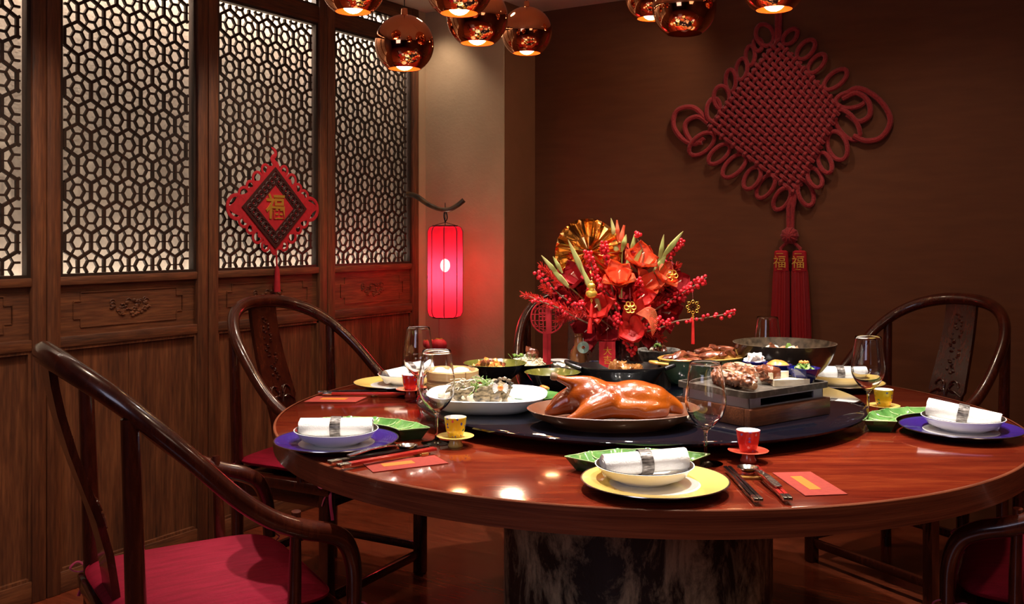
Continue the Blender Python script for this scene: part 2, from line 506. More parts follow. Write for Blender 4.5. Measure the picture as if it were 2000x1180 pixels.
LW, L0, L1 = .545, 1.111, 2.213
ST = .066           # stile width
lat = lattice_mb(LW - .012, L1 - L0 - .008)
lat2 = lattice_mb(LW - .012, .046)
def fret_path():
    # stepped cartouche line cut into the carved panel
    w_, h_ = .235, .062
    q = [(-w_, -h_ * .5), (-w_, h_ * .5), (-w_ + .028, h_ * .5), (-w_ + .028, h_)]
    r = q + [(-x, y) for x, y in q[::-1]]
    return r + [(x, -y) for x, y in r[::-1]]
for k in range(4):
    t0 = T0 - TW + TW * k
    d = thing('door_%d' % (k + 1), None, None, P(0, t0, 0), WR, kind='structure')
    y0, y1 = ST, TW - ST
    if k == 0:
        proto = {}
        proto['stile'] = MB().box(-.03, .012, .002, ST - .014, 0, CEIL - .0, bev=.004).build('stile', M['screen'], d)
        MB().box(-.03, .012, TW - ST + .014, TW - .002, 0, CEIL, bev=.004).build('stile', M['screen'], d)
        for z0, z1 in ((L0 - .040, L0 - .010), (.854, .892), (.0, .075), (L1 + .012, 2.300), (2.362, CEIL)):
            MB().box(-.03, .008, y0 - .016, y1 + .016, z0, z1, bev=.004).build('rail', M['screen_h'], d)
        for z0, z1 in ((L0, L1), (2.310, 2.354)):
            b = MB()
            for a in ((y0 - .014, y0, z0 - .010, z1 + .010), (y1, y1 + .014, z0 - .010, z1 + .010), (y0, y1, z0 - .010, z0), (y0, y1, z1, z1 + .010)):
                b.box(-.028, .001, a[0], a[1], a[2], a[3])
            b.build('bead', M['lattice'], d)
        lat.build('lattice', M['lattice'], d, loc=(-.012, y0 + .013, L0 + .001))
        lat2.build('lattice', M['lattice'], d, loc=(-.012, y0 + .013, 2.309), smooth=False)
        # carved panel
        cp = MB().box(-.030, -.010, y0 - .014, y1 + .014, .892, L0 - .040).build('carved_panel', M['screen_h'], d)
        fp = [(0, x + TW / 2, y + .981) for x, y in fret_path()]
        fb = MB()
        for i in range(len(fp)):
            fb.bar(Vector(fp[i]) + Vector((-.010, 0, 0)), Vector(fp[(i + 1) % len(fp)]) + Vector((-.010, 0, 0)), .0035, .006, (1, 0, 0))
        fb.build('fret_line', M['screen_h'], cp)
        rng = random.Random(3)
        cv = MB()
        for i in range(46):
            u = rng.uniform(-1, 1)
            v = rng.uniform(-1, 1) * (1 - abs(u)) ** .6
            cv.ico((-.009, TW / 2 + u * .085, .978 + v * .034), (.006, rng.uniform(.005, .013), rng.uniform(.003, .008)), 1)
        for i in range(14):
            c0 = Vector((-.009, TW / 2 + rng.uniform(-.08, .08), .98 + rng.uniform(-.025, .025)))
            cv.tube([c0 + Vector((0, .012 * math.cos(a) * (1 - a / 9), .010 * math.sin(a) * (1 - a / 9))) for a in [q * .5 for q in range(11)]], .0022, 5)
        cv.build('carving', M['screen_h'], cp)
        # lower boards
        yy = y0 - .014; wds = [.13, .155, .12, .185]
        tot = sum(wds); sc = (y1 - y0 + .028) / tot
        for i, wb in enumerate(wds):
            MB().box(-.030, -.010 - .0015 * (i % 2), yy + .0008, yy + wb * sc - .0008, .075, .854).build('board', M['screen'], d, loc=(0, 0, 0))
            yy += wb * sc
        b = MB()
        for a in ((y0 - .014, y0 - .004, .075, .854), (y1 + .004, y1 + .014, .075, .854), (y0 - .014, y1 + .014, .844, .854), (y0 - .014, y1 + .014, .075, .085)):
            b.box(-.02, .003, *a)
        b.build('bead', M['screen'], d)
        PROTO = d
        protokids = kids(d)
    else:
        for ch in protokids:
            c = ch.copy(); col.objects.link(c); c.parent = d
            for g in kids(ch):
                e = g.copy(); col.objects.link(e); e.parent = c
# ---------------------------------------------------------------- round table
TH = .75
TC = Vector((.352, 2.742, 0))
tb = thing('round_dining_table', 'large round dining table with reddish brown polished top and thick edge', 'table', TC)
MB().lathe([(0, TH - .052), (.994, TH - .052), (.994, TH - .002), (.990, TH), (0, TH)], 160).build('tabletop', M['table'], tb)
MB().lathe([(.993, TH - .054), (1.0, TH - .053), (1.0, TH - .0015), (.9985, TH + .0002), (.993, TH + .0004)], 160).build('edge_band', M['edge'], tb)
def bark():
    m, nt, p = nt_new('mottled_bark')
    p.inputs['Roughness'].default_value = .45
    tc = nt.nodes.new('ShaderNodeTexCoord'); mp = nt.nodes.new('ShaderNodeMapping')
    mp.inputs['Scale'].default_value = (1, 1, .45); mp.inputs['Rotation'].default_value = (0, R(18), 0)
    nt.links.new(tc.outputs['Object'], mp.inputs[0])
    a = nt.nodes.new('ShaderNodeTexNoise'); a.inputs['Scale'].default_value = 11; a.inputs['Detail'].default_value = 8; a.inputs['Roughness'].default_value = .7
    a.inputs['Distortion'].default_value = .5
    nt.links.new(mp.outputs[0], a.inputs['Vector'])
    cr = nt.nodes.new('ShaderNodeValToRGB'); e = cr.color_ramp.elements
    e[0].position = .45; e[0].color = (.03, .018, .012, 1); e[1].position = .60; e[1].color = (.55, .40, .23, 1)
    nt.links.new(a.outputs[0], cr.inputs[0]); nt.links.new(cr.outputs[0], p.inputs['Base Color'])
    b = nt.nodes.new('ShaderNodeBump'); b.inputs['Strength'].default_value = .5; b.inputs['Distance'].default_value = .01
    nt.links.new(a.outputs[0], b.inputs['Height']); nt.links.new(b.outputs[0], p.inputs['Normal'])
    return m
MB().lathe([(0, 0), (.375, 0), (.375, TH - .053), (0, TH - .053)], 96).build('pedestal', bark(), tb)
ls = thing('lazy_susan', 'round black glass turntable in the middle of the dining table', 'turntable', TC + Vector((0, 0, TH)))
LZ = .042
MB().lathe([(0, LZ - .014), (.612, LZ - .014), (.620, LZ - .009), (.620, LZ - .005), (.613, LZ), (0, LZ)], 160).build('glass_disc', M['blackglass'], ls)
MB().lathe([(0, .0005), (.30, .0005), (.30, .010), (.26, LZ - .0145), (0, LZ - .0145)], 96).build('bearing', M['black'], ls)

# ---------------------------------------------------------------- horseshoe armchairs
def mirror(p): return [(x, -y, z) for x, y, z in p[::-1]]
def make_chair():
    t = thing('horseshoe_armchair', '', 'chair')
    side = [(-.325, 0, 1.0), (-.318, .08, .996), (-.29, .16, .976), (-.24, .225, .938), (-.175, .27, .880), (-.10, .293, .808),
            (-.02, .303, .728), (.05, .305, .675), (.12, .30, .642), (.175, .295, .624), (.215, .29, .597), (.236, .284, .54), (.240, .278, .455)]
    pth = mirror(side) [:-1] + side
    rr = [.016, .0175, .0195, .021, .021, .020, .019, .019, .0195, .021, .0225, .0235, .0245]
    rr = rr + rr[::-1][1:]
    MB().tube(bez(pth, 5), lerpr(rr, 5), 14).build('hand_rail', M['rose'], t)
    for s in (1, -1):
        MB().tube([(-.195, s * .25, 0), (-.195, s * .25, .45), (-.21, s * .253, .895)], [.021, .021, .017], 10).build('rear_post', M['rose'], t)
        MB().box(.19, .23, s * .262 - .02, s * .262 + .02, 0, .44, bev=.006).build('leg', M['rose'], t)
        MB().tube(bez([(.11, s * .27, .44), (.108, s * .280, .55), (.105, s * .296, .68)], 4), lerpr([.015, .014, .010], 4), 10).build('arm_post', M['rose'], t)
        MB().box(-.19, .20, s * .26 - .008, s * .26 + .008, .085, .115, bev=.003).build('stretcher', M['rose'], t)
        ap = MB()
        ap.box(-.18, .19, s * .258 - .006, s * .258 + .006, .365, .41, bev=.002)
        ap.build('apron', M['rose'], t)
    MB().box(.20, .222, -.25, .25, .06, .09, bev=.004).build('stretcher', M['rose'], t)
    MB().box(-.205, -.185, -.25, .25, .11, .14, bev=.004).build('stretcher', M['rose'], t)
    MB().box(.196, .214, -.245, .245, .365, .41, bev=.002).build('apron', M['rose'], t)
    f = MB()
    f.box(-.225, .235, -.285, -.235, .41, .445, bev=.006).box(-.225, .235, .235, .285, .41, .445, bev=.006)
    f.box(-.225, -.175, -.236, .236, .41, .445, bev=.006).box(.185, .235, -.236, .236, .41, .445, bev=.006)
    f.box(-.176, .186, -.236, .236, .42, .438)
    f.build('seat_frame', M['rose'], t)
    # splat: S curve board with shaped outline
    zs = [(.442, -.195, .060), (.50, -.200, .062), (.58, -.212, .064), (.64, -.228, .068), (.655, -.232, .076), (.72, -.255, .072), (.80, -.282, .068), (.88, -.304, .065), (.94, -.316, .064), (.985, -.322, .064)]
    v = []; fc = []
    for z, x, h in zs:
        v += [(x - .008, -h, z), (x - .008, h, z), (x + .008, h, z), (x + .008, -h, z)]
    for i in range(len(zs) - 1):
        a = i * 4
        for k in range(4): fc.append((a + k, a + (k + 1) % 4, a + 4 + (k + 1) % 4, a + 4 + k))
    fc.append((3, 2, 1, 0)); n = len(v); fc.append((n - 4, n - 3, n - 2, n - 1))
    sp = MB().add(v, fc).build('splat', M['rose'], t, ang=50)
    def xs(z):
        for i in range(len(zs) - 1):
            if zs[i][0] <= z <= zs[i + 1][0]:
                k = (z - zs[i][0]) / (zs[i + 1][0] - zs[i][0]); return zs[i][1] + k * (zs[i + 1][1] - zs[i][1]) + .009
        return zs[-1][1] + .009
    c = MB(); rng = random.Random(5)
    for i in range(34):
        z = .72 + .22 * i / 33
        y = rng.uniform(-.022, .022) * (.5 + .5 * math.sin((z - .70) / .24 * PI))
        c.ico((xs(z), y, z), (.004, rng.uniform(.004, .010), rng.uniform(.003, .007)), 1)
    for s in (1, -1):
        c.tube([(xs(.665 + .02 * math.sin(a)), s * (.030 + .020 * math.cos(a)), .672 + .022 * math.sin(a)) for a in [q * .45 for q in range(13)]], .003, 5)
        c.tube([(xs(.64 + .03 * q / 5), s * (.004 + .02 * (q / 5) ** 2), .635 + .05 * q / 5) for q in range(6)], .003, 5)
        c.tube([(xs(.64), s * y, .647 + .012 * math.sin(y * 60)) for y in [.01 + .009 * q for q in range(7)]], .0025, 5)
    c.build('carving', M['rose'], sp)
    return t
def make_cushion():
    cz = []
    def post(c): return c
    bm = bmesh.new()
    nx, ny = 18, 20
    grid = {}
    def prof(u): return (1 - abs(u) ** 7) ** .5
    v = []; f = []
    hx, hy, hz = .222, .262, .026
    # superellipsoid
    nu, nv = 56, 18
    for i in range(nv + 1):
        ph = -PI / 2 + PI * i / nv
        for k in range(nu):
            th = 2 * PI * k / nu
            def e(c, p): return math.copysign(abs(c) ** p, c)
            cx = e(math.cos(ph), .35) * e(math.cos(th), .30); cy = e(math.cos(ph), .35) * e(math.sin(th), .30); z = e(math.sin(ph), .75)
            sag = .006 * (cx * cx + cy * cy) * (1 if z > 0 else 0)
            x = cx * hx * (1 + .02 * math.sin(cy * 3)); y = cy * hy
            zz = z * hz * (1 - .25 * max(abs(cx), abs(cy)) ** 6) - sag + .003 * noise.noise(Vector((x * 9, y * 9, 0)))
            v.append((x, y, zz))
    for i in range(nv):
        for k in range(nu):
            l = (k + 1) % nu
            f.append((i * nu + k, i * nu + l, (i + 1) * nu + l, (i + 1) * nu + k))
    t = thing('seat_cushion', '', 'cushion')
    MB().add(v, f).build('pad', M['crimson'], t, ang=80, loc=(0, 0, .031))
    for s in (1, -1):
        for fr in (1, -1):
            b = MB()
            c0 = Vector((fr * .208 + .02 * (fr > 0), s * .262, .0))
            if fr < 0: c0 = Vector((-.20, s * .262, .01))
            for q in (1, -1):
                b.tube(bez([c0, c0 + Vector((.022 * q, s * .022, .016)), c0 + Vector((.040 * q, s * .020, .004)), c0 + Vector((.022 * q, s * .022, -.008)), c0], 5), .0045, 6, flat=.4)
                b.tube(bez([c0, c0 + Vector((.012 * q, s * .020, -.04)), c0 + Vector((.022 * q, s * .020, -.085 - .02 * q))], 5), .0055, 6, flat=.35)
            b.ico(c0, .008, 1)
            b.build('tie', M['pinktie'], t)
    return t
chair = make_chair(); cush = make_cushion()
chs = [(-.690, 2.175, 32.5, 'dark glossy rosewood horseshoe armchair at the near left, back to the wooden screen', 'flat crimson silk cushion on the near left armchair'),
       (-.650, 3.440, -29.3, 'rosewood horseshoe armchair by the screen under the red hanging ornament', 'crimson cushion on the armchair under the red hanging ornament'),
       (1.4575, 3.5716, 209.6, 'rosewood horseshoe armchair in front of the brown wall at the far right', 'crimson cushion on the far right armchair by the brown wall'),
       (.325, 3.99, -88, 'rosewood horseshoe armchair half hidden behind the red flowers', 'crimson cushion on the armchair behind the red flowers'),
       (1.280, 2.215, 152, 'rosewood armchair at the near right, cut off by the picture edge', 'crimson cushion with pink tie on the near right armchair')]
for i, (x, y, a, l1, l2) in enumerate(chs):
    if i == 0:
        c, k = chair, cush
        c.location = (x, y, 0); c.rotation_euler = (0, 0, R(a)); k.location = (x, y, .445); k.rotation_euler = (0, 0, R(a))
    else:
        c = dup(chair, (x, y, 0), R(a)); k = dup(cush, (x, y, .445), R(a))
    tag(c, l1, 'chair', 'horseshoe armchairs around the table'); tag(k, l2, 'cushion', 'crimson seat cushions')
# ---------------------------------------------------------------- place settings
def toC(x, y): return math.atan2(TC.y - y, TC.x - x)
def make_charger(m, name_m):
    t = thing('charger_plate', '', 'plate')
    MB().lathe([(0, .012), (.088, .012), (.094, .014), (.1425, .0215), (.1425, .0205), (.10, .006), (.092, .0), (0, .0)], 96).build('plate_base', M['underglaze'], t)
    MB().lathe([(.088, .0128), (.094, .0148), (.1415, .0222), (.1415, .0212), (.094, .0138), (.088, .0118)], 96).build('glazed_rim', m, t)
    MB().lathe([(0, .0128), (.0885, .0128), (.0885, .0122), (0, .0122)], 72).build('well', M['white'], t)
    MB().lathe([(.1412, .0226), (.1438, .0226), (.1442, .0212), (.1425, .0200), (.1412, .0210), (.1412, .0226)], 96).build('silver_edge', M['rim'], t)
    return t
def make_bowl():
    t = thing('rimmed_bowl', '', 'bowl')
    MB().lathe([(0, .0), (.055, .0), (.058, .003), (.080, .012), (.0955, .030), (.0975, .0325), (.0955, .0328), (.0905, .0280), (.076, .015), (.052, .0075), (0, .0065)], 96).build('bowl_body', M['white'], t)
    MB().lathe([(.0945, .0336), (.0905, .0296), (.0850, .0242), (.0848, .0225), (.0905, .0277), (.0945, .0322)], 96).build('dark_inner_band', mat('grey_band', (.045, .032, .025), .3, metal=.3), t)
    return t
def make_napkin():
    t = thing('rolled_napkin', '', 'napkin')
    # spiral roll lying along x
    v = []; f = []; n = 84; L = .084
    turns = 2.6; prof = []
    for k in range(n):
        a = turns * 2 * PI * k / (n - 1)
        r = .010 + .0165 * k / (n - 1)
        prof.append((r * math.cos(a), r * math.sin(a)))
    xs_ = [-L, -L + .002, -.05, 0, .05, L - .002, L]
    for x in xs_:
        sc = .965 if abs(x) >= L else 1
        for (y, z) in prof:
            wv = .0010 * noise.noise(Vector((x * 30, y * 40, z * 40)))
            v.append((x + (.003 * noise.noise(Vector((y * 60, z * 60, x)))) * (abs(x) > .07), y * sc * 1.05 + wv, z * sc * .88 + wv))
    for i in range(len(xs_) - 1):
        for k in range(n - 1):
            f.append((i * n + k, i * n + k + 1, (i + 1) * n + k + 1, (i + 1) * n + k))
    MB().add(v, f).build('cloth', M['cloth'], t, ang=70)
    m2 = MB().tube([(-L + .001, 0, 0), (L - .001, 0, 0)], .0245, 40)
    m2.v = [Vector((p.x, p.y * 1.04, p.z * .88)) for p in m2.v]
    m2.build('cloth_core', M['cloth'], t)
    bd = MB()
    bd.add([(x, 1.05 * .0282 * math.cos(a), .88 * .0284 * math.sin(a)) for x in (-.012, .012) for a in [2 * PI * k / 40 for k in range(40)]],
           [(k, (k + 1) % 40, 40 + (k + 1) % 40, 40 + k) for k in range(40)])
    bd.add([(x, 1.05 * .0272 * math.cos(a), .88 * .0274 * math.sin(a)) for x in (-.012, .012) for a in [2 * PI * k / 40 for k in range(40)]],
           [(40 + k, 40 + (k + 1) % 40, (k + 1) % 40, k) for k in range(40)])
    bd.build('napkin_band', mat('woven_band', (.05, .042, .038), .35, c2=(.30, .27, .25), scale=70, metal=.5, stretch=(1, 3, 3), bump=.4), t)
    return t
def make_fan():
    """fan-shaped dish that follows the charger: ring sector with five hollows. local +y is away from the charger centre"""
    t = thing('fan_dish', '', 'dish')
    r0, r1, A = .150, .222, R(43)
    rf = lambda a: .006 * abs(math.sin((a / A) * PI * 2.5))
    v = []; f = []
    rad = [0, .05, .3, .7, .95, 1]; hz = [.029, .027, .014, .014, .027, .029]
    na = 50
    for i in range(na + 1):
        a = -A + 2 * A * i / na
        u = (i / na * 5) % 1
        rdg = abs(math.cos(PI * i / na * 5)) ** 6
        end = 1 if i in (0, na) else 0
        for j, q in enumerate(rad):
            rr = r0 + (r1 + rf(a) - r0) * q
            z = hz[j] + (.0285 - hz[j]) * (1 if end else 0) + (.006 * rdg if 0 < j < 5 and not end else 0)
            v.append((rr * math.sin(a), rr * math.cos(a), z))
    nj = len(rad)
    for i in range(na):
        for j in range(nj - 1):
            f.append((i * nj + j, i * nj + j + 1, (i + 1) * nj + j + 1, (i + 1) * nj + j))
    MB().add(v, f[::-1]).build('glazed_hollows', M['green'], t)
    # outer shell
    v = []; f = []
    ring = []
    for i in range(25):
        a = -A + 2 * A * i / 24; ring.append((a, r1 + rf(a)))
    for i in range(25): ring.append((A - 2 * A * i / 24, r0))
    n = len(ring)
    rc = (r0 + r1) / 2
    for z, k in ((.029, 1), (.012, .80), (.0, .66)):
        for a, r in ring: v.append(((rc + (r - rc) * k) * math.sin(a * (1 if k == 1 else k ** .3)), (rc + (r - rc) * k) * math.cos(a * (1 if k == 1 else k ** .3)), z))
    for l in range(2):
        for k in range(n): f.append((l * n + k, l * n + (k + 1) % n, (l + 1) * n + (k + 1) % n, (l + 1) * n + k))
    f.append(tuple(2 * n + k for k in range(n)))
    MB().add(v, f).build('shell', mat('dark_green_glaze', (.012, .05, .012), .2, coat=.6), t, ang=50)
    b = MB()
    b.tube([((r) * math.sin(a), (r) * math.cos(a), .0292) for a, r in ring], .0013, 6, closed=True)
    b.build('rim_line', M['greenridge'], t)
    for i in range(1, 5):
        a = -A + 2 * A * i / 5
        MB().tube([((r0 + (r1 - r0) * q) * math.sin(a), (r0 + (r1 - r0) * q) * math.cos(a), .0205 + .009 * abs(2 * q - 1) ** 3) for q in (0, .1, .25, .5, .75, .9, 1)], .0016, 6).build('ridge', M['greenridge'], t)
    return t
def make_glass():
    t = thing('wine_glass', '', 'glass')
    outer = [(0, 0), (.0365, 0), (.0370, .0012), (.030, .0026), (.012, .0060), (.0048, .011), (.0035, .022), (.0033, .055), (.0045, .068), (.0090, .0755),
             (.022, .086), (.0340, .101), (.0415, .117), (.0445, .133), (.0435, .150), (.0405, .175), (.0368, .200), (.0345, .2200)]
    inner = [(.0338, .2206), (.0334, .2198), (.0356, .200), (.0393, .175), (.0423, .150), (.0433, .133), (.0403, .118), (.0328, .1025), (.020, .0885), (.008, .0800), (0, .0785)]
    po = []
    def sm(l):
        q = bez([(a, 0, b) for a, b in l], 3); return [(max(p.x, 0), p.z) for p in q]
    MB().lathe(sm(outer[7:]) and (outer[:7] + sm(outer[7:]) + sm(inner)), 64).build('bowl_and_stem', M['glass'], t, ang=80)
    return t
def make_saucer(m):
    t = thing('tea_saucer', '', 'saucer')
    MB().lathe([(0, 0), (.017, 0), (.018, .003), (.0145, .010), (.0135, .017), (.020, .0195), (.0435, .0245), (.0440, .0255), (.0425, .0262), (.022, .0228), (0, .0222)], 64).build('dish_and_foot', m, t)
    return t
def dots(name, c, dcols):
    m, nt, p = nt_new(name)
    p.inputs['Roughness'].default_value = .2; p.inputs['Coat Weight'].default_value = .5
    tc = nt.nodes.new('ShaderNodeTexCoord')
    vo = nt.nodes.new('ShaderNodeTexVoronoi'); vo.inputs['Scale'].default_value = 75
    nz = nt.nodes.new('ShaderNodeTexNoise'); nz.inputs['Scale'].default_value = 260
    nt.links.new(tc.outputs['Object'], vo.inputs['Vector']); nt.links.new(tc.outputs['Object'], nz.inputs['Vector'])
    ad = nt.nodes.new('ShaderNodeMath'); ad.operation = 'MULTIPLY_ADD'; ad.inputs[1].default_value = .5
    nt.links.new(nz.outputs[0], ad.inputs[0]); nt.links.new(vo.outputs['Distance'], ad.inputs[2])
    cr = nt.nodes.new('ShaderNodeValToRGB'); e = cr.color_ramp.elements
    cr.color_ramp.interpolation = 'CONSTANT'
    e[0].position = 0; e[0].color = (1, 1, 1, 1); e[1].position = .47; e[1].color = (0, 0, 0, 1)
    nt.links.new(ad.outputs[0], cr.inputs[0])
    c2 = nt.nodes.new('ShaderNodeValToRGB'); e = c2.color_ramp.elements; c2.color_ramp.interpolation = 'CONSTANT'
    e[0].position = 0; e[0].color = c4(dcols[0]); e[1].position = .42; e[1].color = c4(dcols[1]); k = e.new(.66); k.color = c4(dcols[2])
    sp = nt.nodes.new('ShaderNodeSeparateColor'); nt.links.new(vo.outputs['Color'], sp.inputs[0]); nt.links.new(sp.outputs[0], c2.inputs[0])
    mx = nt.nodes.new('ShaderNodeMix'); mx.data_type = 'RGBA'
    nt.links.new(cr.outputs[0], mx.inputs[0]); mx.inputs[6].default_value = c4(c); nt.links.new(c2.outputs[0], mx.inputs[7])
    nt.links.new(mx.outputs[2], p.inputs['Base Color'])
    return m
M['ycup'] = dots('yellow_floral', (.80, .52, .02), [(.10, .10, .35), (.70, .08, .10), (.08, .25, .10)])
M['rcup'] = dots('red_floral', (.62, .025, .02), [(.25, .12, .40), (.70, .35, .35), (.10, .05, .30)])
def make_cup(m):
    t = thing('tea_cup', '', 'cup')
    MB().lathe([(.0, .0), (.0165, 0), (.0180, .003), (.0225, .018), (.0250, .036), (.0262, .0465), (.0256, .0470)], 64).build('cup_wall', m, t)
    MB().lathe([(.0257, .0470), (.0248, .0460), (.0238, .036), (.0212, .018), (.0150, .006), (0, .005)], 64).build('cup_inside', M['white'], t)
    return t
def make_spoon():
    t = thing('soup_spoon', '', 'spoon')
    # bowl at +y end, handle runs to -y
    v = []; f = []
    nu = 28
    for lay, (zz, sg) in enumerate(((0, 1), (-.0012, 1))):
        v.append((0, 0, .001 + zz))
        for i in range(1, 7):
            q = i / 6
            for k in range(nu):
                a = 2 * PI * k / nu
                v.append((.0215 * q * math.cos(a), .027 * q * math.sin(a), .001 + zz + .011 * q ** 2.4))
        b0 = lay * (1 + 6 * nu)
        for k in range(nu):
            f.append((b0, b0 + 1 + k, b0 + 1 + (k + 1) % nu))
            for i in range(5):
                f.append((b0 + 1 + i * nu + k, b0 + 1 + (i + 1) * nu + k, b0 + 1 + (i + 1) * nu + (k + 1) % nu, b0 + 1 + i * nu + (k + 1) % nu))
    MB().add(v, f).build('spoon_bowl', mat('spoon_silver', (.78, .74, .68), .15, metal=1), t)
    h = MB()
    pts = [(0, -.024, .0115), (0, -.034, .0135), (0, -.055, .0145), (0, -.10, .012), (0, -.135, .006), (0, -.155, .0028)]
    wd = [.003, .0032, .0048, .0062, .0078, .0068]
    for i in range(len(pts) - 1):
        a, b = Vector(pts[i]), Vector(pts[i + 1]); wa, wb = wd[i], wd[i + 1]
        h.add([a + Vector((-wa, 0, -.0012)), a + Vector((wa, 0, -.0012)), a + Vector((wa, 0, .0012)), a + Vector((-wa, 0, .0012)),
               b + Vector((-wb, 0, -.0012)), b + Vector((wb, 0, -.0012)), b + Vector((wb, 0, .0012)), b + Vector((-wb, 0, .0012))],
              [(0, 1, 5, 4), (1, 2, 6, 5), (2, 3, 7, 6), (3, 0, 4, 7), (3, 2, 1, 0), (4, 5, 6, 7)])
    hd = h.build('handle', M['silver'], t)
    rg = random.Random(2); s = MB()
    for i in range(26):
        q = i / 25; y = -.06 - .088 * q
        zc = .0158 if y > -.075 else .0158 + (y + .075) * .155
        s.ico((rg.uniform(-.0045, .0045), y, zc - .002 + .0012), (.0022, .0026, .0016), 1)
    s.build('hammered_relief', M['silver'], hd)
    return t
def make_stick(m, nm):
    t = thing('chopstick', '', 'chopstick')
    MB().box(-.0036, .0036, -.105, .120, -.0033, .0033, bev=.0008).build('shaft', m, t)
    MB().box(-.0039, .0039, -.132, -.104, -.0037, .0037, bev=.001).build('silver_end', M['rim'], t)
    return t
def make_rest():
    t = thing('chopstick_rest', '', 'chopstick rest')
    b = MB(); b.box(-.032, .032, -.009, .009, 0, .006, bev=.002); b.box(-.034, -.028, -.009, .009, .003, .0095, bev=.0015); b.box(.028, .034, -.009, .009, .003, .0095, bev=.0015)
    b.build('rest_body', mat('amber_rest', (.55, .28, .07), .15, metal=.5, coat=.5), t)
    return t
def make_env(pts, label, fold):
    c = sum((Vector((x, y, 0)) for x, y in pts), Vector()) / 4
    t = thing('red_envelope', label, 'envelope', (c.x, c.y, TH + .0006), 0, 'red paper envelopes')
    q = [(x - c.x, y - c.y) for x, y in pts]
    MB().prism(q[::-1], 0, .0014).build('paper', M['envelope'], t, smooth=False)
    a, b, cc, d = [Vector((x, y, 0)) for x, y in q]
    def L(u, v): return (a * (1 - u) + b * u) * (1 - v) + (d * (1 - u) + cc * u) * v
    MB().prism([tuple(L(*k)[:2]) for k in fold][::-1], .0013, .0018).build('gold_strip', M['envgold'], t, smooth=False)
    return t

ch_y = make_charger(M['yellow'], 'y'); ch_p = make_charger(M['purple'], 'p')
bowl0 = make_bowl(); nap0 = make_napkin(); fan0 = make_fan(); gl0 = make_glass()
sa_y = make_saucer(M['yellow']); sa_r = make_saucer(mat('coral_glaze', (.72, .09, .05), .2, coat=.5)); cu_y = make_cup(M['ycup']); cu_r = make_cup(M['rcup'])
sp0 = make_spoon(); st_b = make_stick(M['black'], 'b'); st_r = make_stick(M['redlac'], 'r'); re0 = make_rest()
used = set()
def place(o, loc, rz, label, group, rot=None):
    if o.name in used: q = dup(o, loc, rz)
    else: used.add(o.name); q = o; q.location = loc; q.rotation_euler = (0, 0, rz)
    if rot: q.rotation_euler = rot
    q['label'] = label; q['group'] = group
    return q
#  name, charger proto, xy, bowl shift, napkin heading, fan heading (direction away from charger), cup colour, cup xy, glass xy
SET = [
 ('front', ch_y, 'yellow', (.278, 1.883), (-.017, .022), R(8), R(94), 'red', (.518, 2.12), (.4207, 2.10)),
 ('left', ch_p, 'purple', (-.409, 2.255), (.0, -.004), R(2), R(66), 'yellow', (-.133, 2.272), (-.180, 2.309)),
 ('back left', ch_y, 'yellow', (-.370, 3.135), (.03, .02), R(38), None, 'red', (-.312, 2.965), (-.280, 2.885)),
 ('right', ch_p, 'purple', (1.112, 2.395), (.01, .01), R(-28), R(127), 'yellow', (1.030, 2.68), (.966, 2.622)),
 ('back right', ch_y, 'yellow', (1.062, 3.14), (0, 0), R(-3), None, None, None, (.860, 3.255))]
for nm, cp_, cc, (x, y), (bx, by), na, fa, cup, cxy, gxy in SET:
    place(cp_, (x, y, TH), 0, '%s-rimmed charger plate with silver edge, at the %s place on the table' % (cc, nm), 'charger plates')
    place(bowl0, (x + bx, y + by, TH + .0132), 0, 'white porcelain bowl standing on the %s charger at the %s place' % (cc, nm), 'white bowls on chargers')
    tilt = {'front': R(-3), 'right': R(9), 'back left': R(-6)}.get(nm, 0)
    place(nap0, (x + bx, y + by, TH + .0132 + .0075 + .0285 + (.0 if nm != 'right' else .002)), na, 'rolled white napkin in a dark silver band, in the bowl of the %s place' % nm, 'rolled napkins', rot=(0, tilt, na))
    if fa is not None:
        place(fan0, (x, y, TH + .0004), fa - PI / 2, 'green fan-shaped five-hollow dish curving around the %s charger plate' % nm, 'green fan dishes')
    g = place(gl0, (gxy[0], gxy[1], TH), 0, 'clear stemmed wine glass, empty, at the %s place' % nm, 'wine glasses')
    if cup:
        place(sa_y if cup == 'yellow' else sa_r, (cxy[0], cxy[1], TH), 0, '%s footed tea saucer at the %s place' % (cup, nm), 'tea saucers')
        place(cu_y if cup == 'yellow' else cu_r, (cxy[0], cxy[1], TH + .0225), 1.0 + x, 'small %s flowered tea cup on its saucer at the %s place' % (cup, nm), 'tea cups')
def stick(o, a, b, nm, which, dz=.013, side=0):
    """a = silver end, b = tip, on the table"""
    a = Vector((a[0], a[1], 0)); b = Vector((b[0], b[1], 0))
    d = (b - a); L = d.length; d.normalize(); c = a + d * .132
    n = Vector((-d.y, d.x, 0))
    c += n * side * .0045
    yaw = math.atan2(d.y, d.x) - PI / 2
    place(o, (c.x, c.y, TH + .0105), yaw, '%s chopstick of the %s pair at the %s place' % (which[0], which[1], nm), 'chopsticks')
for nm, o, cl, a, b in (('front', st_b, 'black', (.452, 1.77), (.450, 2.084)), ('front', st_r, 'red', (.508, 1.777), (.509, 2.051)),
                        ('left', st_b, 'black', (-.392, 2.068), (-.232, 2.194)), ('left', st_r, 'red', (-.366, 2.035), (-.180, 2.196)),
                        ('back left', st_b, 'black', (-.60, 2.990), (-.37, 3.036)), ('back left', st_r, 'red', (-.58, 2.965), (-.334, 2.965))):
    near = {'front': ('left', 'right'), 'left': ('far', 'near'), 'back left': ('far', 'near')}[nm]
    stick(o, a, b, nm, (near[0], cl), side=1); stick(o, a, b, nm, (near[1], cl), side=-1)
place(re0, (.480, 1.968, TH), R(0), 'amber and gold chopstick rest under the spoon at the front place', 'chopstick rests')
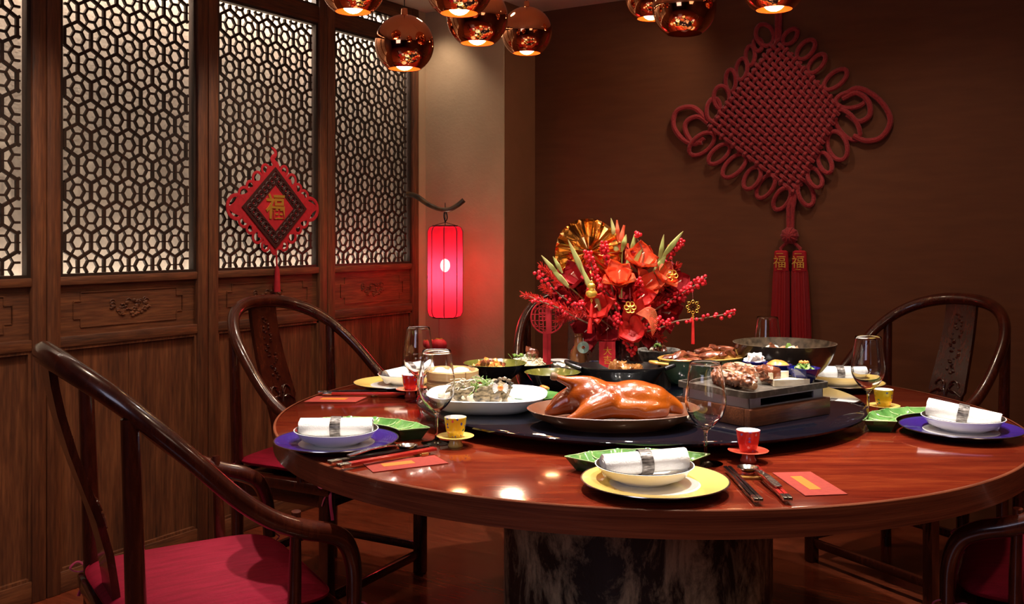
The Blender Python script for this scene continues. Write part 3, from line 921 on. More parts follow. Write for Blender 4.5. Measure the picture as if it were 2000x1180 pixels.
place(re0, (-.215, 2.185, TH), R(131), 'amber and gold chopstick rest at the left place beside the glass', 'chopstick rests')
place(re0, (-.425, 3.00, TH), R(95), 'amber chopstick rest at the back left place', 'chopstick rests')
place(sp0, (.486, 1.992, TH + .007), R(8), 'silver soup spoon with hammered handle between the front chopsticks', 'soup spoons', rot=(R(-3), 0, R(8)))
place(sp0, (-.240, 2.200, TH + .007), R(-45), 'silver soup spoon lying between the chopsticks at the left place', 'soup spoons', rot=(R(-3), 0, R(-48)))
make_env([(0.542, 2.013), (0.624, 2.021), (0.641, 1.846), (0.557, 1.835)], 'red paper envelope with gold strip lying to the right of the front chopsticks', [(.3, .2), (.58, .2), (.58, .78), (.3, .78)])
make_env([(-0.325, 2.098), (-0.174, 2.171), (-0.138, 2.098), (-0.29, 2.017)], 'red paper envelope in front of the yellow cup at the left place', [(.2, .3), (.62, .3), (.62, .62), (.2, .62)])
make_env([(-0.601, 2.971), (-0.443, 2.960), (-0.464, 2.866), (-0.618, 2.871)], 'red paper envelope at the table rim before the back left armchair', [(.2, .3), (.7, .3), (.7, .62), (.2, .62)])
# ---------------------------------------------------------------- dishes on the turntable
Z0 = TH + LZ
def rnd(seed): return random.Random(seed)
M['duck'] = mat('roast_skin', (.16, .017, .0018), .25, c2=(.44, .095, .006), scale=9, coat=.9, coatr=.13, bump=.16, bscale=220, detail=5, lo=.3, hi=.7)
M['bone'] = mat('charred_bone', (.05, .02, .01), .5, c2=(.35, .2, .1), scale=40)
M['meat'] = mat('braised_meat', (.07, .016, .008), .25, c2=(.26, .07, .03), scale=50, coat=.6, bump=.7)
M['grill'] = mat('grilled_meat', (.07, .018, .008), .35, c2=(.32, .115, .052), scale=70, coat=.4, bump=1)
M['fat'] = mat('pale_fat', (.62, .42, .26), .4, c2=(.50, .24, .12), scale=60, coat=.3, bump=.5)
M['orangefood'] = mat('fried_orange', (.55, .13, .02), .3, c2=(.80, .34, .07), scale=40, coat=.5, bump=.6)
M['cream'] = mat('cream', (.85, .74, .52), .5, c2=(.88, .82, .68), scale=30, bump=.4)
M['herb'] = mat('green_herb', (.10, .22, .03), .5, c2=(.28, .38, .10), scale=60)
M['skin'] = mat('fish_skin', (.035, .027, .015), .3, c2=(.34, .26, .15), scale=60, coat=.5, bump=.2, stretch=(1, 2.5, 1))
M['flesh'] = mat('fish_flesh', (.72, .62, .48), .4, c2=(.52, .42, .30), scale=30, coat=.3, bump=.4)
M['sauce'] = mat('brown_sauce', (.16, .055, .015), .15, c2=(.38, .17, .05), scale=40, coat=.8, bump=.5)

# --- roast duck on brown clay dish
dk = Vector((.243, 2.332, Z0))
t = thing('duck_dish', 'large oval brown clay dish under the whole roast duck', 'dish', dk, R(0))
MB().lathe([(0, 0), (.72, 0), (.75, .006), (.93, .020), (.985, .036), (1.0, .037), (.985, .0385), (.955, .0365), (.90, .024), (.72, .0125), (0, .0115)], 96, sx=.207, sy=.158).build('dish_body', M['brown_clay'], t)
t = thing('roast_duck', 'whole glazed roast duck lying in the brown clay dish', 'duck', dk + Vector((.0, .005, .012)), 0)
b = MB()
def limb(pts, rs):
    q = bez(pts, 6); r_ = lerpr(rs, 6)
    for p_, k in zip(q, r_): b.ico(tuple(p_), k, 2)
b.ico((-.055, .004, .052), (.062, .060, .047), 3)
b.ico((.025, -.018, .032), (.115, .052, .030), 3)
b.ico((-.01, .004, .046), (.080, .058, .041), 3)
b.ico((.050, .004, .048), (.074, .058, .044), 3)
b.ico((.090, .002, .043), (.052, .050, .040), 3)
limb([(.09, 0, .045), (.130, 0, .036), (.155, 0, .026), (.165, -.004, .018)], [.038, .026, .017, .010])
limb([(-.055, -.005, .070), (-.085, -.01, .084), (-.112, -.014, .092), (-.138, -.016, .102)], [.034, .021, .012, .0085])
limb([(-.015, -.038, .040), (-.055, -.056, .030), (-.085, -.070, .016), (-.118, -.080, .009)], [.036, .028, .018, .008])
limb([(-.085, .005, .045), (-.115, .0, .038), (-.138, -.008, .026), (-.158, -.012, .016)], [.038, .030, .020, .010])
limb([(.02, -.034, .034), (.07, -.042, .026), (.12, -.030, .020)], [.028, .026, .014])
blob('skin', b, M['duck'], t, .0035, 14)
MB().tube([(-.136, -.0155, .101), (-.144, -.016, .104), (-.150, -.0165, .105)], [.0085, .0105, .008], 12).build('leg_bone', M['bone'], t)
MB().ico((.131, -.012, .052), (.010, .008, .005), 2, nz=.3).build('tail_piece', M['duck'], t)

# --- steamed fish on white dish
fd = Vector((-.066, 2.525, Z0))
t = thing('fish_dish', 'large deep white oval dish under the steamed fish', 'dish', fd, R(-4))
def sq(a): return 1 / (abs(math.cos(a)) ** 3.0 + abs(math.sin(a)) ** 3.0) ** (1 / 3.0)
MB().lathe([(0, 0), (.62, 0), (.70, .004), (.86, .016), (.96, .034), (1.0, .042), (.985, .0435), (.955, .0405), (.84, .024), (.66, .012), (0, .0105)], 96, sx=.158, sy=.145, wob=sq).build('dish_body', mat('bluish_porcelain', (.78, .79, .82), .1, coat=.5), t)
t = thing('steamed_fish', 'steamed grey-skinned fish in slices, garnished with shredded green herbs, in the white dish', 'fish', fd + Vector((-.012, -.03, .016)), R(-4))
b = MB()
b.ico((-.062, .02, .020), (.045, .028, .012), 2, nz=.25, seed=1).ico((-.03, .0, .026), (.032, .03, .014), 2, nz=.25, seed=2).ico((-.005, -.02, .022), (.04, .03, .013), 2, nz=.2, seed=3)
b.ico((.04, -.02, .020), (.045, .03, .013), 2, nz=.2, seed=5).ico((-.09, .02, .014), (.03, .022, .014), 2, nz=.3, seed=6).ico((.0, .01, .03), (.05, .03, .016), 2, nz=.2, seed=8)
blob('fillet', b, M['flesh'], t, .0035, 3)
rg = rnd(4)
for (x, y, z, rz, rx, s) in ((-.070, .012, .030, -20, 40, .9), (-.042, -.022, .030, 10, 58, 1.05), (-.028, .030, .050, -30, 25, 1.1), (.008, -.034, .026, 8, 66, .95), (.030, -.030, .030, -14, 60, 1.0),
                         (.052, -.024, .028, -30, 62, .95), (.045, .006, .046, 20, 20, 1.0), (.068, .0, .034, -50, 50, .8)):
    m_ = MB().ico((0, 0, 0), (.026 * s, .026 * s, .0032), 3, nz=.22, fr=1.6, seed=x * 90)
    m_.build('skin_slice', M['skin'], t, loc=(x, y - .010, z + .004), rot=(R(rx + 12), R(rz * .8), R(rz)))
for (x, y, z, rz) in ((-.050, -.030, .022, 20), (-.078, -.012, .018, 50), (.066, -.030, .016, -10)):
    MB().ico((0, 0, 0), (.020, .012, .012), 2, nz=.4, seed=rz).build('flesh_piece', M['flesh'], t, loc=(x, y, z), rot=(R(30), 0, R(rz)))
g = MB()
for i in range(46):
    a = rg.uniform(0, 2 * PI); r = rg.uniform(.004, .028); x, y = -.002 + math.cos(a) * r, math.sin(a) * r - .010
    c = Vector((x, y, .052 + rg.uniform(-.01, .018)))
    g.tube(bez([c + Vector((rg.uniform(-.022, .022), rg.uniform(-.02, .02), rg.uniform(-.012, .012))), c, c + Vector((rg.uniform(-.022, .022), rg.uniform(-.02, .02), rg.uniform(-.02, .006)))], 3), .0011, 4)
tag(g.build('herb_shreds', M['herb'], t), kind='stuff')
g = MB()
for i in range(26):
    c = Vector((rg.uniform(-.06, .05), rg.uniform(-.045, .02), .050 + rg.uniform(-.012, .012)))
    g.tube(bez([c + Vector((rg.uniform(-.03, .03), rg.uniform(-.02, .02), rg.uniform(-.018, .008))), c + Vector((0, 0, .006)), c + Vector((rg.uniform(-.03, .03), rg.uniform(-.02, .02), rg.uniform(-.018, .008)))], 3), .0008, 4)
tag(g.build('ginger_shreds', M['cream'], t), kind='stuff')
fl = MB()
fl.ico((.052, -.045, .052), (.008, .007, .008), 2).build('carrot_bead', M['orangefood'], t)
for s in (-1, 1):
    f2 = MB()
    for k in range(6):
        a = R(-38 + 15 * k)
        c = Vector((.052, -.045, .052))
        d = Vector((s * math.cos(a), -.1, math.sin(a)))
        f2.bar(c + d * .006, c + d * .020, .0036, .0016, (0, 1, 0))
    f2.build('radish_fan', M['white'], t)
for k in range(7):
    a = R(-25 + 35 * k)
    MB().ico((.058 + .020 * math.cos(a), -.036, .058 + .016 * math.sin(a)), (.008, .004, .0055), 1).build('skin_petal', M['skin'], t)

# --- bamboo steamer
sx_, sy_ = -.182, 2.885
t = thing('bamboo_steamer', 'round bamboo steamer basket with wooden rim behind the steamed fish', 'steamer', (sx_, sy_, Z0), .4)
MB().lathe([(.076, 0), (.080, .0), (.080, .020), (.079, .021), (.079, .040), (.0795, .042), (.0795, .055), (.0765, .055), (.0755, .0), (.076, 0)], 72).build('basket_wall', M['bamboo'], t)
MB().lathe([(.080, .030), (.0825, .030), (.0825, .0525), (.080, .0535)], 72).build('outer_hoop', M['bamboo'], t)
MB().lathe([(.080, .002), (.0822, .002), (.0822, .012), (.080, .012)], 72).build('lower_hoop', M['bamboo'], t)
MB().lathe([(.0, .036), (.0755, .036), (.0755, .040), (0, .040)], 48).build('slatted_base', M['bamboo'], t)
for k in range(4):
    a = k * PI / 2 + .2
    MB().tube([(.0832 * math.cos(a), .0832 * math.sin(a), z) for z in (.028, .054)], .0016, 6).build('binding', mat('cane', (.35, .2, .08), .6), t)
tag(MB().lathe([(0, .046), (.045, .0475), (.073, .043), (.074, .040), (0, .040)], 48).build('steamer_cloth', M['cloth']), 'white gauze liner inside the bamboo steamer', 'cloth').location = (sx_, sy_, Z0)
for k, (x, y) in enumerate(((-.03, .015), (.03, .012), (0, -.03))):
    tag(MB().ico((0, 0, .0), (.024, .024, .010), 2, nz=.06, seed=k).build('steamed_bun', M['cloth'], None, loc=(sx_ + x, sy_ + y, Z0 + .049)),
        'white steamed bun in the bamboo steamer, %s of the three' % ('left', 'right', 'nearest')[k], 'bun', 'steamed buns')

# --- olive bowls
def olive_bowl(x, y, r, h, label):
    t = thing('olive_bowl', label, 'bowl', (x, y, Z0))
    MB().lathe([(0, 0), (.42 * r, 0), (.45 * r, .005), (.72 * r, .45 * h), (.97 * r, h * .97), (r, h)], 72).build('outer_shell', M['black'], t)
    MB().lathe([(r, h), (.985 * r, h * 1.01), (.955 * r, h * .96), (.70 * r, .46 * h), (.40 * r, .014), (0, .012)], 72).build('glazed_inside', M['olive'], t)
    return t
olive_bowl(-.052, 2.99, .098, .060, 'black bowl with olive inside holding orange fried pieces, right of the steamer')
rg = rnd(9)
for i in range(22):
    a = rg.uniform(0, 2 * PI); r = .048 * rg.random() ** .5
    m = 'orangefood' if i % 4 else 'meat'
    q = MB().ico((0, 0, 0), (rg.uniform(.009, .014), rg.uniform(.008, .012), rg.uniform(.008, .011)), 2, nz=.6, seed=i).build('fried_piece', M[m], None, loc=(-.070 + r * math.cos(a), 2.975 + r * math.sin(a), Z0 + .045 + .028 * (1 - r / .05)), rot=(i, i * 2, i))
    tag(q, 'glossy %s fried piece heaped in the bowl beside the steamer' % ('orange' if i % 4 else 'dark brown'), 'food', 'fried pieces in the olive bowl')
t = olive_bowl(.055, 3.125, .078, .042, 'shallow black bowl heaped with pale shreds and brown meat, behind the fish dish')
g = MB(); rg = rnd(11)
for i in range(170):
    a = rg.uniform(0, 2 * PI); r = .052 * rg.random() ** .5
    c = Vector((r * math.cos(a), r * math.sin(a), .040 + .030 * (1 - r / .055) + rg.uniform(-.004, .004)))
    d = Vector((rg.uniform(-1, 1), rg.uniform(-1, 1), rg.uniform(-.4, .4))) * .013
    g.tube([c - d, c + Vector((0, 0, .003)), c + d], .0014, 4)
g.ico((0, 0, .030), (.055, .055, .022), 2, nz=.15)
tag(g.build('shredded_cabbage', M['cream'], None, loc=(.055, 3.125, Z0)), 'mound of pale shredded cabbage in the shallow bowl behind the fish dish', 'vegetable', kind='stuff')
for i, (x, y, z) in enumerate(((.010, -.012, .074), (.024, .0, .070), (.002, .006, .080), (.018, .010, .078))):
    tag(MB().ico((0, 0, 0), (.017, .012, .010), 2, nz=.6, seed=i).build('meat_slice', M['meat'], None, loc=(.052 + x, 3.12 + y, Z0 + z), rot=(i, i, i)), 'brown meat slice on top of the pale cabbage mound', 'meat', 'meat on the cabbage mound')
g = MB()
for i in range(10): g.ico((.020 + .012 * math.cos(i), 3.10 + .010 * math.sin(i * 2), Z0 + .066 + .002 * (i % 4)), (.006, .005, .003), 1)
for i in range(8): g.tube([(.0 + .01 * i, 3.09, Z0 + .060), (-.012 + .012 * i, 3.085, Z0 + .076)], .001, 4)
tag(g.build('green_garnish', M['herb']), 'green garnish at the left side of the cabbage mound', 'garnish', kind='stuff')
olive_bowl(.118, 2.845, .082, .052, 'olive green bowl half hidden behind the duck leg')
t = thing('green_plate', 'flat green plate with orange slices between the fish and the duck', 'plate', (.060, 2.665, Z0))
MB().lathe([(0, 0), (.045, 0), (.05, .004), (.078, .013), (.079, .015), (.072, .0145), (.046, .0085), (0, .0075)], 64).build('plate_body', M['green'], t)
for i in range(6):
    q = MB().ico((0, 0, 0), (.026, .014, .006), 2, nz=.25, seed=i).build('orange_slice', M['orangefood'], None, loc=(.040 + .010 * i, 2.635 + .010 * (i % 3), Z0 + .016 + .004 * i), rot=(.35, .1, .5 + i * .25))
    tag(q, 'orange glazed slice fanned on the green plate', 'food', 'orange slices on the green plate')
t = thing('sauce_dish', 'small white sauce dish with yellow rim behind the duck', 'dish', (.155, 3.19, Z0))
MB().lathe([(0, 0), (.022, 0), (.024, .004), (.033, .042), (.034, .043), (.031, .0425), (.022, .012), (0, .011)], 48).build('dish_body', M['white'], t)
t = thing('pancake_plate', 'plate of folded pale pancakes behind the duck leg', 'plate', (.172, 3.00, Z0))
MB().lathe([(0, 0), (.03, 0), (.032, .003), (.062, .034), (.063, .036), (.058, .0345), (.03, .010), (0, .009)], 48).build('plate_body', M['black'], t)
for i in range(7):
    q = MB().ico((0, 0, 0), (.030, .022, .006), 2, nz=.4, fr=2, seed=i + 4).build('pancake', M['cream'], None, loc=(.165 + .014 * math.cos(i * 2.1), 2.995 + .012 * math.sin(i * 2.1), Z0 + .030 + .0045 * i), rot=(.25 * math.sin(i), .25 * math.cos(i), i))
    tag(q, 'pale folded pancake in the pile behind the duck leg', 'pancake', 'pancakes behind the duck')

# --- cast iron pan
t = thing('cast_iron_pan', 'oval black cast iron pan with two end handles, behind the duck', 'pan', (.332, 2.935, Z0))
MB().lathe([(0, 0), (.66, 0), (.72, .006), (.92, .045), (.96, .052), (1.0, .056), (1.0, .060), (.95, .060), (.90, .050), (.70, .016), (0, .013)], 80, sx=.138, sy=.098).build('pan_body', M['castiron'], t)
for s in (-1, 1):
    MB().tube(bez([(s * .125, -.045, .055), (s * .160, -.030, .066), (s * .168, 0, .070), (s * .160, .030, .066), (s * .125, .045, .055)], 5), .0065, 10).build('handle', M['castiron'], t)
MB().lathe([(0, .012), (.80, .028), (.84, .036), (0, .040)], 48, sx=.138, sy=.098).build('sauce', M['sauce'], t)
rg = rnd(21)
for i in range(16):
    a = rg.uniform(0, 2 * PI); r = rg.random() ** .5
    q = MB().ico((0, 0, 0), (rg.uniform(.012, .018), .010, .009), 2, nz=.5, seed=i).build('stewed_piece', M['sauce'], None, loc=(.332 + .058 * r * math.cos(a), 2.93 + .036 * r * math.sin(a), Z0 + .050 + .014 * (1 - r)), rot=(i, i, i))
    tag(q, 'glistening brown stewed piece in the cast iron pan', 'food', 'stewed pieces in the pan')

# --- green casserole with braised ribs
gx, gy, ga = .588, 2.985, R(22)
t = thing('oval_casserole', 'oval green casserole with tan rim full of dark braised ribs', 'casserole', (gx, gy, Z0), ga)
MB().lathe([(0, 0), (.70, 0), (.76, .006), (.92, .050), (.98, .076)], 80, sx=.150, sy=.092).build('casserole_body', M['teal'], t)
MB().lathe([(.98, .076), (1.0, .079), (.975, .081), (.93, .078), (.88, .060), (.70, .014), (0, .012)], 80, sx=.150, sy=.092).build('tan_rim', M['tan'], t)
for s in (-1, 1):
    MB().tube(bez([(s * .140, -.030, .066), (s * .172, -.018, .070), (s * .176, 0, .071), (s * .172, .018, .070), (s * .140, .030, .066)], 5), .0065, 10, flat=.7).build('handle', M['tan'], t)
rg = rnd(31)
for i in range(15):
    u = -.085 + .17 * (i % 5) / 4 + rg.uniform(-.01, .01); v = (-.035, 0, .035)[i // 5] + rg.uniform(-.006, .006)
    x = gx + u * math.cos(ga) - v * math.sin(ga); y = gy + u * math.sin(ga) + v * math.cos(ga)
    b = MB().ico((0, 0, 0), (.031, .015, .010), 2, nz=.45, seed=i * 3 + 1)
    q = b.build('braised_rib', M['meat'], None, loc=(x, y, Z0 + .072 + .012 * (i // 5 == 1) + .014 * (u > 0) + rg.uniform(0, .006)), rot=(rg.uniform(-.4, .4), rg.uniform(-.3, .3), ga + rg.uniform(-.6, .6)))
    tag(q, 'dark glazed braised rib heaped in the oval green casserole', 'meat', 'braised ribs in the casserole')
t = thing('stone_mortar', 'small grey stone bowl with herb garnish behind the ribs', 'bowl', (.492, 3.235, Z0))
MB().lathe([(0, 0), (.040, 0), (.048, .01), (.064, .035), (.072, .070), (.070, .073), (.061, .073), (.057, .066), (.05, .04), (0, .035)], 64).build('bowl_body', M['stone'], t)
rg = rnd(41)
for i in range(12):
    q = MB().ico((0, 0, 0), (.014, .009, .007), 2, nz=.5, seed=i).build('beef_piece', M['meat' if i % 3 else 'flesh'], None, loc=(.492 + .032 * math.cos(i * 2.4) * (i / 12), 3.235 + .032 * math.sin(i * 2.4) * (i / 12), Z0 + .066 + .010 * (1 - i / 12)), rot=(i, i, i))
    tag(q, '%s piece piled in the grey stone bowl' % ('brown meat' if i % 3 else 'pale'), 'meat', 'pieces in the stone bowl')
g = MB()
for i in range(9): g.ico((.485 + .010 * math.cos(i), 3.225 + .009 * math.sin(i * 1.7), Z0 + .084 + .003 * (i % 3)), (.006, .006, .004), 1, nz=.5, seed=i)
tag(g.build('coriander_sprig', M['herb']), 'green coriander on top of the grey stone bowl', 'garnish', kind='stuff')

# --- wok
t = thing('wok', 'wide black hammered wok bowl at the back right of the turntable', 'wok', (.845, 3.0, Z0))
MB().lathe([(0, 0), (.050, 0), (.060, .006), (.088, .018), (.116, .040), (.138, .068), (.151, .098), (.1565, .1215)], 80).build('wok_outside', mat('wok_black', (.022, .014, .009), .22, c2=(.035, .020, .012), scale=20, coat=.3), t, ang=80)
MB().lathe([(.1565, .1215), (.1545, .1220), (.148, .098), (.134, .070), (.112, .044), (.06, .022), (0, .018)], 80).build('wok_inside', mat('worn_iron', (.03, .020, .012), .45, c2=(.11, .075, .045), scale=50), t, ang=80)
rg = rnd(51)
for i in range(40):
    a = rg.uniform(0, 2 * PI); r = rg.random() ** .5
    k = i % 5
    q = MB().ico((0, 0, 0), (.016, .011, .008), 1, nz=.5, seed=i).build('stir_fry_piece', M[('fat', 'grill', 'cream', 'herb', 'meat')[k]], None, loc=(.835 + .075 * r * math.cos(a), 3.01 + .075 * r * math.sin(a), Z0 + .082 + .038 * (1 - r)), rot=(i, i, i))
    tag(q, '%s stir-fried piece in the black wok' % ('pale', 'brown', 'cream', 'green', 'dark')[k], 'food', 'stir fry in the wok')
g = MB().ico((.835, 3.01, Z0 + .058), (.095, .095, .030), 3, nz=.1)
tag(g.build('stir_fry_noodles', M['fat']), 'bed of fried noodles in the black wok', 'food', kind='stuff')

# --- grill box
bx = thing('table_grill', 'table grill: wooden box, grey steel body and dark stone tray, right of the duck', 'grill', (.5596, 2.272, Z0), math.atan2(.182, .249))
L_, D_ = .308, .24
for nm, q in (('front_board', (0, L_, 0, .018)), ('back_board', (0, L_, D_ - .018, D_)), ('side_board', (0, .018, .0185, D_ - .0185)), ('side_board', (L_ - .018, L_, .0185, D_ - .0185))):
    MB().box(q[0], q[1], q[2], q[3], 0.001, .043, bev=.0015).build(nm, M['boxwood'], bx)
MB().box(.018, L_ - .018, .018, D_ - .018, .002, .012).build('box_floor', M['boxwood'], bx)
b = MB()
for y0 in (.014, D_ - .018):
    for a in ((.012, .055, .030, .066), (L_ - .050, L_ - .012, .030, .066), (.055, L_ - .05, .030, .046), (.055, L_ - .05, .0625, .066)):
        b.box(a[0], a[1], y0, y0 + .004, a[2], a[3])
    b.prism([(0, 0)] * 3, 0, 0) if False else None
for x0 in (.012, L_ - .016): b.box(x0, x0 + .004, .014, D_ - .014, .030, .066)
b.build('steel_body', M['steel'], bx)
MB().tube([(.09, .06, .040), (.09, .18, .040)], .012, 12).tube([(.17, .06, .040), (.17, .18, .040)], .012, 12).build('fuel_can', M['black'], bx)
def rrect(x0, x1, y0, y1, r, n=6):
    p = []
    for cx, cy, a0 in ((x1 - r, y1 - r, 0), (x0 + r, y1 - r, 90), (x0 + r, y0 + r, 180), (x1 - r, y0 + r, 270)):
        for k in range(n + 1): p.append((cx + r * math.cos(R(a0 + 90 * k / n)), cy + r * math.sin(R(a0 + 90 * k / n))))
    return p
o_, i_ = rrect(-.002, L_ + .002, -.002, D_ + .002, .022), rrect(.006, L_ - .006, .006, D_ - .006, .016)
n = len(o_)
v = [(x, y, z) for ring, z in ((rrect(.006, L_ - .006, .006, D_ - .006, .018), .067), (o_, .069), (o_, .0835), (i_, .0835), (i_, .0765)) for x, y in ring]
f = [tuple(range(n))[::-1]] + [(l * n + k, l * n + (k + 1) % n, (l + 1) * n + (k + 1) % n, (l + 1) * n + k) for l in range(4) for k in range(n)] + [tuple(4 * n + k for k in range(n))]
MB().add(v, f).build('stone_tray', M['darkstone'], bx, ang=30)
GT = Z0 + .0765
def gp(u, v): 
    a = math.atan2(.182, .249); return (.5596 + u * math.cos(a) - v * math.sin(a), 2.272 + u * math.sin(a) + v * math.cos(a))
ga_ = math.atan2(.182, .249)
# two stuffed rolls on bone
for i, (u, v, ln, lb) in enumerate(((.55, 2.40, .058, 'nearer'), (.618, 2.52, .072, 'farther'))):
    x, y = u, v
    t = thing('grilled_rib', '%s grilled beef rib roll on the dark stone tray' % lb, 'meat', (x, y, GT + .019), R(-66), 'grilled ribs on the stone tray')
    b = MB()
    for k in range(5): b.ico((-ln + 2 * ln * k / 4, rnd(k + i).uniform(-.003, .003), .001 * k), (ln / 2.4, .020, .017), 3, nz=.75, fr=2.6, seed=k + 9 * i)
    blob('meat', b, M['grill'], t, .0025, 1)
    MB().ico((0, .004, .015), (ln * .9, .011, .006), 3, nz=.9, seed=i).build('fat_crust', M['fat'], t)
    MB().tube([(ln * .6, 0, -.004), (ln + .022, 0, -.004), (ln + .026, 0, -.004)], [.011, .011, .008], 12).build('bone', M['fat'], t)
x, y = .650, 2.452
t = thing('seared_beef', 'dark seared beef block at the tip of the farther rib', 'meat', (x, y, GT + .026), R(-58))
blob('beef', MB().bbox(-.030, .030, -.018, .018, -.016, .018, .006).ico((0, 0, .012), (.03, .018, .012), 2, nz=.4), M['meat'], t, .003, 4)
for i, (u, v, rz, s) in enumerate(((.205, .050, 0, 1), (.170, .12, -20, .9), (.190, .075, 25, .7))):
    x, y = gp(u, v)
    t = tag(MB().prism([(-.045 * s, -.020 * s), (.052 * s, -.010 * s), (.010 * s, .026 * s), (-.040 * s, .022 * s)], 0, .016).build('tofu_wedge', M['cream'], None, loc=(x, y, GT + .0005 + (.0165 if i == 2 else 0)), rot=(0, 0, ga_ + R(rz - 30))),
            ('long cream wedge at the right end of the stone tray', 'cream wedge behind the seared beef', 'small cream wedge stacked on another')[i], 'food', 'cream wedges on the tray')
# blue bowls
def blue_bowl(u, v, r, label):
    x, y = gp(u, v)
    t = thing('fluted_blue_bowl', label, 'bowl', (x, y, GT + .0005), ga_)
    def wb(a): return 1 + .03 * math.cos(8 * a)
    MB().lathe([(0, 0), (.52 * r, 0), (.56 * r, .003), (.92 * r, .030), (r, .040), (.96 * r, .0405), (.86 * r, .030), (.5 * r, .008), (0, .007)], 16, wob=wb).build('bowl_body', M['blue'], t, ang=12)
    return x, y
bw = [(.262, .046, .041), (.262, .128, .036), (.262, .203, .033)]
bl = ['dark blue fluted bowl of greens with red garnish, nearest the tray corner', 'dark blue fluted bowl of orange paste, in the middle of three', 'dark blue fluted bowl of white cubes, nearest the casserole']
for i, (u, v, r) in enumerate(bw):
    x, y = blue_bowl(u, v, r, bl[i]); rg = rnd(60 + i)
    if i == 0:
        for k in range(14): tag(MB().ico((0, 0, 0), (.014, .009, .005), 1, nz=.5, seed=k).build('green_leaf', M['herb'], None, loc=(x + .020 * math.cos(k * 2.4) * (k / 14), y + .020 * math.sin(k * 2.4) * (k / 14), GT + .036 + .012 * (1 - k / 14)), rot=(k, .3, k)), 'dark green pickled leaf in the nearest blue bowl', 'vegetable', 'greens in the blue bowl')
        for k in range(6): tag(MB().ico((0, 0, 0), .0045, 1).build('red_cube', M['orangefood'], None, loc=(x + .009 * math.cos(k), y + .009 * math.sin(k), GT + .054)), 'tiny red pepper bit on the greens', 'vegetable', 'red bits on the greens')
    elif i == 1:
        tag(MB().ico((0, 0, 0), (.031, .031, .022), 3, nz=.12, fr=8).build('orange_paste', M['orangefood'], None, loc=(x, y, GT + .030)), 'mound of orange chilli paste in the middle blue bowl', 'food')
    else:
        for k in range(12): tag(MB().box(-.015, .015, -.010, .010, -.003, .003).build('white_cube', M['white'], None, loc=(x + .017 * math.cos(k * 2.4) * (k / 12) ** .5, y + .017 * math.sin(k * 2.4) * (k / 12) ** .5, GT + .038 + .018 * (1 - k / 12)), rot=(k * .3, .2, k)), 'white slice heaped in the blue bowl nearest the casserole', 'food', 'white slices in the blue bowl')
# ---------------------------------------------------------------- copper pendants
def make_pendant():
    t = thing('pendant_lamp', '', 'lamp')
    r = .1
    pr = [(r * math.sin(R(a)), r * math.cos(R(a))) for a in [8, 12] + list(range(18, 150, 6)) + [147]]
    pr = [(0, r)] + [(.012, r)] + pr[1:]
    sh = MB().lathe(pr, 72).build('copper_shade', M['copper'], t)
    inn = [(q[0] * .985, q[1] * .985) for q in pr[2:]]
    MB().lathe(inn[::-1], 64).build('inner_reflector', M['copperin'], t)
    MB().ico((0, 0, -.060), (.033, .033, .028), 3).build('bulb', M['bulb'], t)
    MB().lathe([(0, .124), (.010, .122), (.012, .100), (0, .098)], 20).build('collar', M['copper'], t)
    return t
def pendant(o, x, y, z, label, lit=True):
    L = CEIL - z - .12
    o['label'] = label; o['group'] = 'copper globe pendants'
    o.location = (x, y, z)
    MB().tube([(0, 0, .12), (0, 0, .12 + L - .001)], .0018, 6).build('cable', M['black'], o)
    if lit:
        l = bpy.data.lights.new('bulb_light', 'SPOT'); l.energy = 9; l.color = (1, .68, .40); l.spot_size = R(110); l.spot_blend = 1; l.shadow_soft_size = .02
        q = bpy.data.objects.new('bulb_light', l); q.location = (0, 0, -.078); col.objects.link(q); q.parent = o
pp = make_pendant()
def px(u, v, z): return ((u - 1000) / 1888 * z, z, 1.2457 + (460 - v) / 1888 * z)
PEN = [(-.365, 3.28, 1.894, 'copper globe pendant lamp hanging leftmost in front of the last screen'), (-.113, 3.15, 1.955, 'copper globe pendant lamp overlapping its right neighbour, over the column'),
       (.058, 3.81, 2.047, 'smaller looking copper globe pendant at the right of the left cluster'), (.544, 3.05, 1.966, 'copper globe pendant lamp, unlit looking, right of the flowers'),
       (-.490, 2.98, 2.018, 'copper globe pendant cut by the top edge, leftmost of all'), (-.153, 2.80, 1.972, 'copper globe pendant cut by the top edge, in the left cluster'),
       (.800, 2.95, 2.018, 'copper globe pendant cut by the top edge above the big red knot'), (.540, 3.75, 2.170, 'copper globe pendant half hidden behind the unlit looking one')]
for i, (x, y, z, lb) in enumerate(PEN):
    if i: o = dup(pp)
    else: o = pp
    PEN[i] = (o, x, y, z, lb)
for i, (o, x, y, z, lb) in enumerate(PEN):
    pendant(o, x, y, z, lb, i != 3)
    if i == 3:
        for c in kids(o):
            if c.name.startswith('bulb'): bpy.data.objects.remove(c)
        MB().ico((0, 0, -.050), (.022, .022, .028), 3).build('bulb', mat('unlit_bulb', (.5, .35, .25), .2), o)

